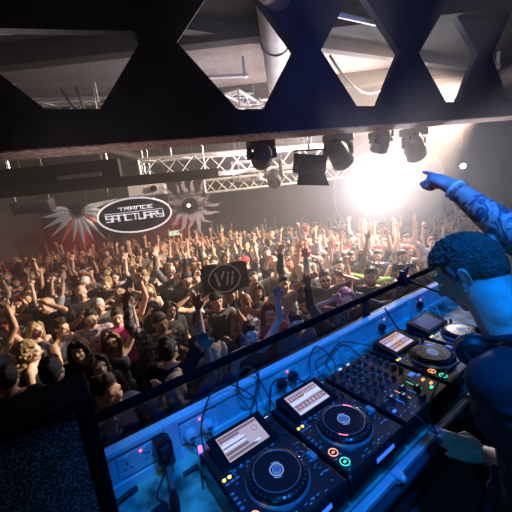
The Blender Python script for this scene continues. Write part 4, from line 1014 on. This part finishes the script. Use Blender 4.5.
def tattoo():
    m = skinm((.46, .34, .29), 'tattooed_skin'); nt = m.node_tree; b = nt.nodes['Principled BSDF']
    tc = nt.nodes.new('ShaderNodeTexCoord'); sep = nt.nodes.new('ShaderNodeSeparateXYZ'); nt.links.new(tc.outputs['Object'], sep.inputs[0])
    gt = nt.nodes.new('ShaderNodeMath'); gt.operation = 'LESS_THAN'; gt.inputs[1].default_value = -.005; nt.links.new(sep.outputs[0], gt.inputs[0])
    gz = nt.nodes.new('ShaderNodeMath'); gz.operation = 'GREATER_THAN'; gz.inputs[1].default_value = 1.60; nt.links.new(sep.outputs[2], gz.inputs[0])
    gy = nt.nodes.new('ShaderNodeMath'); gy.operation = 'LESS_THAN'; gy.inputs[1].default_value = 1.815; nt.links.new(sep.outputs[2], gy.inputs[0])
    w = nt.nodes.new('ShaderNodeTexNoise'); w.inputs['Scale'].default_value = 17; w.inputs['Detail'].default_value = 2; w.inputs['Distortion'].default_value = 2.5; nt.links.new(tc.outputs['Object'], w.inputs['Vector'])
    r = nt.nodes.new('ShaderNodeValToRGB'); r.color_ramp.elements[0].position = .47; r.color_ramp.elements[1].position = .53; nt.links.new(w.outputs[0], r.inputs[0])
    m1 = nt.nodes.new('ShaderNodeMath'); m1.operation = 'MULTIPLY'; nt.links.new(gt.outputs[0], m1.inputs[0]); nt.links.new(gz.outputs[0], m1.inputs[1])
    m2 = nt.nodes.new('ShaderNodeMath'); m2.operation = 'MULTIPLY'; nt.links.new(m1.outputs[0], m2.inputs[0]); nt.links.new(r.outputs[0], m2.inputs[1])
    m3 = nt.nodes.new('ShaderNodeMath'); m3.operation = 'MULTIPLY'; nt.links.new(m2.outputs[0], m3.inputs[0]); nt.links.new(gy.outputs[0], m3.inputs[1])
    mx_ = nt.nodes.new('ShaderNodeMixRGB'); mx_.inputs[2].default_value = (.07, .09, .11, 1)
    src = b.inputs['Base Color'].links[0].from_socket; nt.links.new(src, mx_.inputs[1]); nt.links.new(m3.outputs[0], mx_.inputs[0]); nt.links.new(mx_.outputs[0], b.inputs['Base Color'])
    MT['tattoo_skin'] = m
tattoo()
DJ, DJJ, Dl, Nl = build_dj()
# wristband
ax = (DJJ['WR']-DJJ['ER']).normalized(); X = ax.orthogonal().normalized(); Y = ax.cross(X)
for off, r, mt, lb in ((-.012, .006, 'band', 'pale cloth wristband on the raised right wrist of the performer'), (-.030, .005, 'steel', 'metal bead bracelet below the pale wristband on the raised wrist')):
    cc = OR+RW @ (DJJ['WR']+ax*off); X2, Y2 = RW @ X, RW @ Y; t = empty('wristband' if mt == 'band' else 'bracelet', cc, 0, label=lb, category='bracelet')
    m = MB()
    if mt == 'band': m.tube([(X2*cos(u)+Y2*sin(u))*.0285 for u in [2*pi*k/24 for k in range(24)]], r, 8, closed=True)
    else:
        for k in range(16): u = 2*pi*k/16; m.ell((X2*cos(u)+Y2*sin(u))*.031, r, n=8)
    m.build('strap' if mt == 'band' else 'beads', mt, t, smooth=True)
# headphones
t = empty('headphones', OR+RW @ DJJ['neck'], YAW+pi, label='black headphones with red inner pads worn round the performer\'s neck', category='headphones')
loc = lambda a, p, z: dj(a, p, z)-DJJ['neck']
band = []
for k in range(15):
    u = pi*k/14; band.append(V((.098*cos(u), .01+.115*sin(u), .035+.045*sin(u))))
m = MB(); m.tube([band[0]+V((0, -.05, -.03))]+band+[band[-1]+V((0, -.05, -.03))], .0125, 10); m.build('headband', 'black_gloss', t, smooth=True)
m = MB(); m.tube([p*.93+V((0, -.002, -.006)) for p in band], .0095, 8); m.build('band_lining', 'red_pad', t, smooth=True)
for q in (-1, 1):
    c = V((q*.088, -.085, -.02)); rr = M.Rotation(q*.5, 3, 'Z') @ M.Rotation(pi/2*q, 3, 'Y')
    m = MB(); m.lathe([(.0, .028), (.030, .026), (.042, .016), (.044, 0), (.040, -.006)], c, 28, rot=rr); cu_p = m.build('ear_cup', 'black', t, smooth='a')
    m = MB(); m.lathe([(.042, -.004), (.044, -.014), (.036, -.022), (.022, -.018), (.02, -.006)], c, 28, rot=rr); m.build('ear_pad', 'rubber', cu_p, smooth=True)
    m = MB(); m.lathe([(.022, .0272), (.022, .0295), (.014, .0298), (.012, .0285)], c, 20, rot=rr, cap=False); m.build('cup_ring', 'rubber', cu_p)
cable([OR+RW @ (DJJ['neck']+V((.10, -.11, -.06))), OR+RW @ (DJJ['neck']+V((.11, -.16, -.14))), OR+RW @ (DJJ['neck']+V((.10, -.20, -.28))), B(1.0, .46, DESK+.08), B(1.0, .535, DESK+.115)], 'coiled headphone lead hanging from the ear cup to the mixer', r=.003)

HAZE = .038
LIGHTS = [
 ('bright_lamp', LP+LD*.25, LP+LD*3, 850, (.93, .93, 1), dict(spot_size=R(150), spot_blend=.6, shadow_soft_size=.15)),
 ('front_wash', (4.6, 6.0, 4.35), (-3.0, 7.2, 1.4), 6600, (1, .74, .54), dict(spot_size=R(96), spot_blend=.7, shadow_soft_size=.10)),
 ('front_wash', (.6, 3.3, 3.65), (.8, 8.6, 1.2), 1100, (1, .80, .66), dict(spot_size=R(76), spot_blend=.8, shadow_soft_size=.12)),
 ('blue_wash', tuple(B(.4, -.5, 4.85)), tuple(B(1.2, .55, DESK)), 640, (.0, .19, 1), dict(spot_size=R(54), spot_blend=.6, shadow_soft_size=.10)),
 ('blue_side', tuple(B(-.9, -.5, 3.25)), tuple(B(1.1, .5, DESK)), 30, (.0, .42, 1), dict(spot_size=R(42), spot_blend=.7, shadow_soft_size=.08)),
 ('blue_fascia_fill', (.6, -.6, 3.2), (2.6, 3.6, 4.2), 400, (.20, .30, 1), dict(spot_size=R(80), spot_blend=.9, shadow_soft_size=.1)),  # added lamp without fixture, blues the fascia in place of blue-lit haze
 ('white_spot', tuple(B(5.4, 2.3, 3.70)), tuple(B(1.72, .78, DESK)), 120, (1, .93, .9), dict(spot_size=R(15), spot_blend=.8, shadow_soft_size=.30)),
 ('teal_spot', tuple(B(-.3, .1, 4.55)), tuple(B(.1, .95, DESK)), 26, (.30, .9, .7), dict(spot_size=R(20), spot_blend=.8, shadow_soft_size=.08)),
 ('decor_fill', (-2.2, 5.6, 4.3), tuple(c1), 260, (1, .9, .92), dict(spot_size=R(30), spot_blend=.6, shadow_soft_size=.08)),  # added fill lamp without fixture, brightens the left starburst rays
 ('decor_fill', (.9, 5.2, 4.3), (c3.x-1.0, c3.y, c3.z-.3), 900, (1, .95, 1), dict(spot_size=R(26), spot_blend=.6, shadow_soft_size=.08)),  # another added fill, lifts the white spikes behind the bright lamp
 ('red_wash', (-6.5, 12.0, 2.5), (-6.0, 9.5, 1.7), 150, (1, .06, .05), dict(spot_size=R(60), spot_blend=.6, shadow_soft_size=.3)),
 ('red_wash', (-2.6, 12.2, 2.5), (-3.0, 9.8, 1.8), 200, (1, .08, .05), dict(spot_size=R(60), spot_blend=.6, shadow_soft_size=.3)),
 ('soffit_fill', (-1.2, 1.75, 2.25), (-.5, 2.75, 3.45), 30, (1, .78, .72), dict(spot_size=R(110), spot_blend=.8, shadow_soft_size=.1)),  # added lamp, lifts the soffit underside in place of bounce from below
 ('ceiling_fill', (.8, 6.2, 3.65), (.4, 6.0, 5.1), 85, (.95, .86, .95), dict(shape='DISK', size=2.5)),  # added unseen area lamp standing in for light bounced onto the ceiling
]

# ------------------------------------------------------------------ crowd
rnd = random.Random(21)
def at_head(px, py, s=1.): return pz(px, py, 1.60*s)
def facing(v): return math.atan2(-v.x, v.y)
HP = [ # pixel of the head, pose, hair, hair colour, top, top colour, skin, turn, label, extras
 (30, 352, 'fdown', 'curly', 'blonde', 'tank', 'black', 2, 1.3, 'person with curly blonde hair and black sleeveless top, turned sideways, lower left', {}),
 (60, 328, 'front', 'short', 'brown', 'tank', 'pale blue', 0, 1.0, 'person in pale blue vest with bare shoulders, beside the curly blonde hair', {}),
 (79, 349, 'fdown', 'long', 'dark', 'tee', 'black', 0, -.2, 'smiling person with long dark hair between pale blue vest and blonde long hair', {}),
 (96, 366, 'ffront', 'long', 'brown', 'tee', 'black', 4, .2, 'person with long brown hair in black t-shirt, right below the smiling dark-haired one', {}),
 (111, 341, 'farmL', 'long', 'blonde', 'tank', 'black', 2, .1, 'person with straight blonde hair and black sleeveless top before the pink t-shirt', {}),
 (117, 317, 'front', 'short', 'brown', 'tee', 'pink', 0, .15, 'short-haired person in bright pink t-shirt, in the left front crowd', {}),
 (106, 392, 'clap', 'short', 'brown', 'tee', 'dark blue', 0, .6, 'person in dark blue t-shirt clapping low at the front, left of the trunking', {}),
 (160, 323, 'armR', 'cap', 'grey', 'long', 'grey', 0, .25, 'person in grey patterned hooded top and grey cap stretching an arm up', dict(pattern=(.75, .75, .8))),
 (168, 350, 'armR', 'short', 'dark', 'tee', 'black', 0, 2.6, 'person with dark cropped hair seen from behind, hand raised, near the rail', {}),
 (217, 356, 'fdown', 'long', 'blonde', 'tee', 'dark blue', 2, 2.2, 'person with long blonde hair turned away, right behind the handrail', {}),
 (200, 322, 'front', 'short', 'dark', 'tee', 'black', 0, .9, 'dark-haired person in black t-shirt looking sideways, above the blonde by the rail', {}),
 (216, 301, 'clap', 'cap', 'black', 'tee', 'grey', 0, .2, 'person in black cap and grey t-shirt under the emblem flag', {}),
 (246, 302, 'front', None, 'grey', 'tank', 'blue', 5, .1, 'shaven-headed person in blue vest right of the emblem flag', dict(pattern=(.7, .7, .75))),
 (249, 333, 'armL', 'short', 'dark', 'tank', 'black', 0, .3, 'person with one palm raised close to the rail, below the blue vest', {}),
 (270, 312, 'fclap', 'long', 'red', 'tee', 'red', 2, .1, 'person with long red hair and red t-shirt near the rail', {}),
 (296, 322, 'front', 'short', 'dark', 'tee', 'grey', 1, .4, 'short-haired person in grey t-shirt between red t-shirt and purple hair', {}),
 (196, 277, 'down', 'short', 'dark', 'tee', 'black', 2, .0, 'pale-faced person in black t-shirt just left of the emblem flag', {}),
 (253, 277, 'fists', 'short', 'brown', 'tee', 'pale blue', 0, .2, 'person in pale blue t-shirt just right of the emblem flag', {}),
 (325, 279, 'heart', 'beard', 'dark', 'tee', 'black', 0, .1, 'bearded person with dark glasses making a heart overhead, left of the purple hair', dict(gl=True)),
 (346, 300, 'fheart', 'curly', 'purple', 'tee', 'burgundy', 2, .1, 'person with bright purple curly hair above the barrier post', {}),
 (376, 270, 'fist', 'beard', 'brown', 'tee', 'green', 0, .1, 'bearded person with dark glasses in lime green t-shirt behind the clamp', dict(gl=True)),
 (402, 257, 'clap', 'beard', 'dark', 'tank', 'black', 3, .2, 'dark-bearded person in black sleeveless top behind the clamp, below the white t-shirt', {}),
 (405, 236, 'down', 'beard', 'brown', 'tee', 'white', 0, .1, 'bearded person in plain white t-shirt, right of the bright glare', {}),
 (432, 243, 'armR', 'short', 'red', 'tee', 'white', 0, .2, 'short red-haired person in white t-shirt right beside the performer\'s forehead', {}),
 (99, 306, 'front', 'cap', 'white', 'tee', 'grey', 0, .3, 'person in white cap and grey t-shirt above the pink t-shirt', {}),
 (91, 318, 'down', 'short', 'dark', 'tee', 'grey', 1, -.1, 'dark-haired person in grey patterned t-shirt left of the pink t-shirt', dict(pattern=(.7, .6, .7))),
 (267, 253, 'point', 'short', 'brown', 'tee', 'black', 0, .0, 'person pointing one straight arm far above the others, right of the emblem flag', {}),
 (318, 258, 'fhigh', 'short', 'dark', 'tee', 'white', 0, .0, 'person in white t-shirt with both arms straight up, left of the glare', {}),
 (128, 303, 'armL', 'short', 'brown', 'tank', 'black', 0, -.5, 'person with bare arm thrown up, in front of the oval sign\'s lower rim', {}),
 (284, 283, 'armL', 'short', 'dark', 'long', 'pale blue', 0, .1, 'person in pale blue long-sleeved top with one arm up, above the red t-shirt', {}),
 (8, 378, 'down', 'short', 'dark', 'tee', 'black', 0, 2.8, 'person with short dark hair in black t-shirt at the far left edge, back turned', {}),
 (52, 372, 'down', 'short', 'dark', 'tee', 'black', 0, 2.7, 'person in black t-shirt with back turned, above the speaker, below the vest', {}),
]
occ = []
for px, py, pk, hk, hc, sk, sc, sn, turn, lb, ex in HP:
    s = rnd.uniform(.97, 1.04) if pk[0] != 'f' else rnd.uniform(.93, .98)
    v = at_head(px, py, s)
    person((v.x, v.y, 0), facing(v)+turn, pk, hk, hc, sk, sc, sn, s, label=lb, **ex); occ.append((v.x, v.y))
poses_m = ['down', 'front', 'armR', 'armL', 'both', 'point', 'peace', 'fist', 'fists', 'reach', 'heart', 'clap']
poses_f = ['fdown', 'ffront', 'farmR', 'farmL', 'fboth', 'fhigh', 'freach', 'fheart', 'fclap']
cand = []
y = 1.9; row = 0
while y < 12.9:
    dx = .55 if y < 7 else .62; x = -9.0+(row % 2)*dx*.5
    while x < 10.6:
        cx, cy = x+rnd.uniform(-.12, .12), y+rnd.uniform(-.10, .10); x += dx
        v = V((cx, cy, 1.6)); px, py_, d = to_px(v)
        if d < 1 or px < -22 or px > 500 or v.dot(N) < 1.85: continue
        if px > 438 and py_ > 232: continue
        if v.dot(N) < 2.4 and v.dot(D) < -.2: continue
        if any((cx-a)**2+(cy-b)**2 < .43**2 for a, b in occ): continue
        cand.append((cx, cy, px, py_, d))
    y += .50 if y < 7 else .62; row += 1
cand.sort(key=lambda c: c[4])
print('CROWD candidates', len(cand), cand[0][4], cand[min(len(cand)-1, 263)][4])
rest = cand[299-len(HP):]; cand = cand[:299-len(HP)]
def zone(px, py_, d):
    hz = ('far left edge', 'left starburst', 'oval sign', 'wavy sun panel', 'emblem flag', 'short truss piece', 'floodlight', 'bright lamp', 'pointing hand')[sum(px > t for t in (28, 98, 168, 198, 246, 284, 330, 396))]
    return hz, ('front rows' if d < 4.6 else 'middle rows' if d < 7.2 else 'back rows' if d < 9.6 else 'last rows')
for cx, cy, px, py_, d in cand:
    fem = rnd.random() < .36
    near = d < 4.2
    if fem: pk = rnd.choice(['fdown', 'ffront', 'fclap', 'farmR', 'farmL']) if near else rnd.choice(poses_f+['fdown', 'ffront', 'farmL', 'ffront', 'fdown', 'fclap'])
    else: pk = rnd.choice(['down', 'front', 'clap', 'down', 'fist', 'armR']) if near else rnd.choice(poses_m+['down', 'front', 'down', 'front', 'clap', 'armR', 'fist'])
    if d > 8.2 and pk in ('point', 'peace', 'fhigh', 'both', 'fboth') and rnd.random() < .75: pk = 'fclap' if pk[0] == 'f' else 'fist'
    if fem: hk = rnd.choice(['long', 'long', 'long', 'bun', 'curly']); hc = rnd.choice(['dark', 'brown', 'brown', 'blonde', 'blonde', 'red'])
    else:
        hk = rnd.choice(['short', 'short', 'short', 'beard', 'beard', 'cap', None]); hc = rnd.choice(['dark', 'dark', 'brown', 'brown', 'grey', 'blonde'])
        if hk == 'cap': hc = rnd.choice(['black', 'white', 'red', 'dark blue'])
    sc = rnd.choice(['black', 'black', 'black', 'black', 'black', 'grey', 'grey', 'white', 'dark blue', 'dark blue', 'burgundy', 'khaki', 'red' if d > 6 else 'black', 'pale blue'])
    sk = rnd.choice(['tee', 'tee', 'tank', 'long' if not fem else 'tank'])
    s = rnd.uniform(.95, 1.06) if not fem else rnd.uniform(.91, 1.0)
    v = V((cx, cy, 0)); turn = rnd.gauss(0, .45)
    person((cx, cy, 0), facing(v)+turn+.12, pk, hk, hc, sk, sc, rnd.choice([0, 0, 0, 1, 1, 2, 2, 3, 4, 5]), s, zone=zone(px, py_, d)+(px,), gl=False)

# everybody beyond those three hundred: one body of far-off people
def far_mesh(pk):
    po = P_[pk]; J = joints(po); Rm = rotm(*po['hd']); mb = MB(); body_prims(mb, po, J); head_prims(mb, J['head'], Rm)
    mb.ell(J['head']+V((0, .025, .035)), (.085, .10, .092)); me = remesh(mb, 'far', .024, 2)
    vs = [v.co.copy() for v in me.vertices]; fs = [tuple(q.vertices) for q in me.polygons]; ks = []
    for q in me.polygons:
        c = q.center; h = c-J['head']
        ks.append(2 if h.length < .16 and (h.z > .045 or h.y > .01) and c.z > 1.5 and abs(h.x) < .11 else 1 if c.z < J['neck'].z-.02 and abs(c.x) < .24 and (c-J['WR']).length > .25 and (c-J['WL']).length > .25 else 0)
    return vs, fs, ks
if rest:
    protos = [far_mesh(k) for k in ('armR', 'front', 'fist', 'fclap', 'down', 'farmL')]; mb = MB(); mats_ = [skinm(SKIN[0])]+[cloth(CLOTH[c]) for c in ('black', 'grey', 'white', 'dark blue')]+[hairm(HAIR[c]) for c in ('dark', 'brown', 'blonde')]
    for cx, cy, px, py_, d in rest:
        vs, fs, ks = rnd.choice(protos); rz = M.Rotation(facing(V((cx, cy, 0)))+rnd.gauss(0, .4), 3, 'Z'); s = rnd.uniform(.94, 1.05); o = len(mb.v); cc = rnd.choice([1, 1, 2, 3, 4]); hc = rnd.choice([5, 5, 6, 7])
        for v in vs: w = rz @ v; mb.v.append((w.x*s+cx, w.y*s+cy, w.z*s))
        mb.f += [tuple(i+o for i in f) for f in fs]; mb.m += [(0, cc, hc)[k] for k in ks]
    me = mb.mesh('crowd'); me.polygons.foreach_set('use_smooth', [True]*len(me.polygons))
    for m_ in mats_: me.materials.append(m_)
    o = bpy.data.objects.new('crowd', me); COL.objects.link(o); o['kind'] = 'stuff'; o['label'] = 'hazy mass of people in the very last rows by the far wall'; o['category'] = 'crowd'
print('REST', len(rest))

# labels for the rest of the crowd: look, pose, then landmark
groups = {}
for p in people:
    if p['lab']: p['o']['label'] = p['lab']; p['o']['group'] = 'crowd facing the booth'; continue
    z = p['zone']; pos = {'front rows': 'front rows', 'middle rows': 'middle rows', 'back rows': 'back rows', 'last rows': 'last rows'}[z[1]]
    look_ = p['hair'].replace(' hair and a beard', '-haired beard').replace('hair in a bun', 'bun')
    k = (look_, p['wear'].replace('sleeveless top', 'vest').replace('long-sleeved top', 'sweatshirt'), p['pose'], pos, z[0]); groups.setdefault(k, []).append(p)
SHORT = {'arms down': 'arms down', 'hands held in front': 'hands in front', 'one open hand raised': 'one hand raised', 'both hands in the air': 'both hands up', 'one finger pointing up high': 'pointing up high',
         'two fingers up in a v sign': 'two fingers up', 'both arms stretched straight up': 'arms straight up', 'one arm reaching towards the booth': 'one arm forward', 'hands joined overhead': 'hands joined overhead', 'hands clapping': 'clapping',
         'one fist raised': 'one fist up', 'two fists raised': 'two fists up'}
for k, L in groups.items():
    L.sort(key=lambda p: p['zone'][2])
    for i, p in enumerate(L):
        sd = '' if len(L) == 1 else ', leftmost' if i == 0 else ', rightmost' if i == len(L)-1 else ', middle one'
        p['o']['label'] = f"{k[0]}, {k[1]}, {SHORT[k[2]]}, {k[3]} below the {k[4]}{sd}".replace('below the far left edge', 'at the far left edge').replace('below the emblem flag', 'around the emblem flag')
        s_ = p['o']['label'].replace('dark blue', 'navy').replace(' the ', ' '); s_ = 'person with '+s_ if len(s_.split()) < 15 else 'person, '+s_ if len(s_.split()) < 16 else s_
        p['o']['label'] = s_; p['o']['group'] = 'crowd facing the booth'

# emblem flag held up in the crowd
fc = pd(225, 277, 4.15); fq = facing(fc)
t = empty('emblem_flag', fc, fq, label='black cloth flag with a white ring emblem held up in mid crowd', category='flag')
t.scale = (.76, .8, .76); nx, nz = 22, 14; vs = []; fs = []
def fy(x, z): return .035*sin(x*7+z*2)+.02*sin(z*9+x*3)
for th in (0, .006):
    for j in range(nz+1):
        for i in range(nx+1):
            x = -.42+.84*i/nx; z = -.30+.56*j/nz+.03*sin(i*.4); vs.append((x, fy(x, z)+th, z-.06*(abs(x)/.42)**2*(1 if z > 0 else -.6)))
K = (nx+1)*(nz+1)
for th in (0, 1):
    for j in range(nz):
        for i in range(nx):
            a = th*K+j*(nx+1)+i; f = (a, a+1, a+nx+2, a+nx+1); fs.append(f if th == 0 else f[::-1])
for i in range(nx):
    a = i; b = nz*(nx+1)+i; fs += [(a+1, a, a+K, a+K+1), (b, b+1, b+K+1, b+K)]
for j in range(nz):
    a = j*(nx+1); b = a+nx; fs += [(a, a+nx+1, a+nx+1+K, a+K), (b+nx+1, b, b+K, b+nx+1+K)]
MB().add(vs, fs).build('cloth', 'flag_black', t, smooth=True)
def fT(p, lift=-.006): x, z = p[0], p[1]; return V((x, fy(x, z)+lift, z-.06*(abs(x)/.42)**2*(1 if z > 0 else -.6)))
m = MB()
for rad_, w_ in ((.245, .012),):
    for i in range(64):
        a0, a1 = 2*pi*i/64, 2*pi*(i+1)/64
        q = [fT((r*cos(a)*1.18-.01, r*sin(a)-.02)) for r, a in ((rad_-w_, a0), (rad_+w_, a0), (rad_+w_, a1), (rad_-w_, a1))]; m.add(q+[v+V((0, -.004, 0)) for v in q], [(0, 1, 2, 3), (7, 6, 5, 4), (0, 4, 5, 1), (2, 6, 7, 3)])
m.build('ring_emblem', 'flag_white', t)
lettering('V', -.19, -.13, .15, .22, .02, .040, slant=.12, T=lambda p: fT((p[0], p[1])), dy=-.004).build('letter', 'flag_white', t)
lettering('ii', .01, -.13, .05, .21, .04, .036, slant=.18, T=lambda p: fT((p[0], p[1])), dy=-.004).build('letter', 'flag_white', t)

# ------------------------------------------------------------------ haze
HZ = bpy.data.materials.new('haze'); HZ.use_nodes = True; nt = HZ.node_tree; nt.nodes.clear()
o_ = nt.nodes.new('ShaderNodeOutputMaterial'); v_ = nt.nodes.new('ShaderNodeVolumeScatter'); v_.inputs['Density'].default_value = HAZE; v_.inputs['Anisotropy'].default_value = .55
v_.inputs['Color'].default_value = (1, .93, .97, 1)
nt.links.new(v_.outputs[0], o_.inputs['Volume'])
m = MB(); m.box((1.0, 8.2, ZC/2), (20.8, 11.4, ZC-.02)); ho = m.build('haze', HZ, kind='stuff', label='thin smoky haze hanging over the crowd', category='haze')

# ------------------------------------------------------------------ light
def light(kind, name, loc, target, energy, col, **kw):
    l = bpy.data.lights.new(name, kind); l.energy = energy; l.color = col
    for k, v in kw.items(): setattr(l, k, v)
    o = bpy.data.objects.new(name, l); COL.objects.link(o); o.location = loc
    o.rotation_euler = (V(target)-V(loc)).to_track_quat('-Z', 'Y').to_euler(); return o
for n_, loc_, tgt_, e_, c_, kw_ in LIGHTS: light('SPOT' if 'spot_size' in kw_ else 'AREA', n_, loc_, tgt_, e_, c_, **kw_)
W = bpy.data.worlds.new('world'); S.world = W; W.use_nodes = True; W.node_tree.nodes['Background'].inputs[0].default_value = (.25, .2, .3, 1); W.node_tree.nodes['Background'].inputs[1].default_value = .02
S.view_settings.view_transform = 'Standard'; S.view_settings.look = 'None'; S.view_settings.exposure = 0; S.view_settings.gamma = 1
S.view_settings.use_curve_mapping = False
S.cycles.use_denoising = True; S.cycles.max_bounces = 5; S.cycles.volume_bounces = 0; S.cycles.transparent_max_bounces = 12
S.cycles.sample_clamp_indirect = 4
print('PEOPLE', len(people))
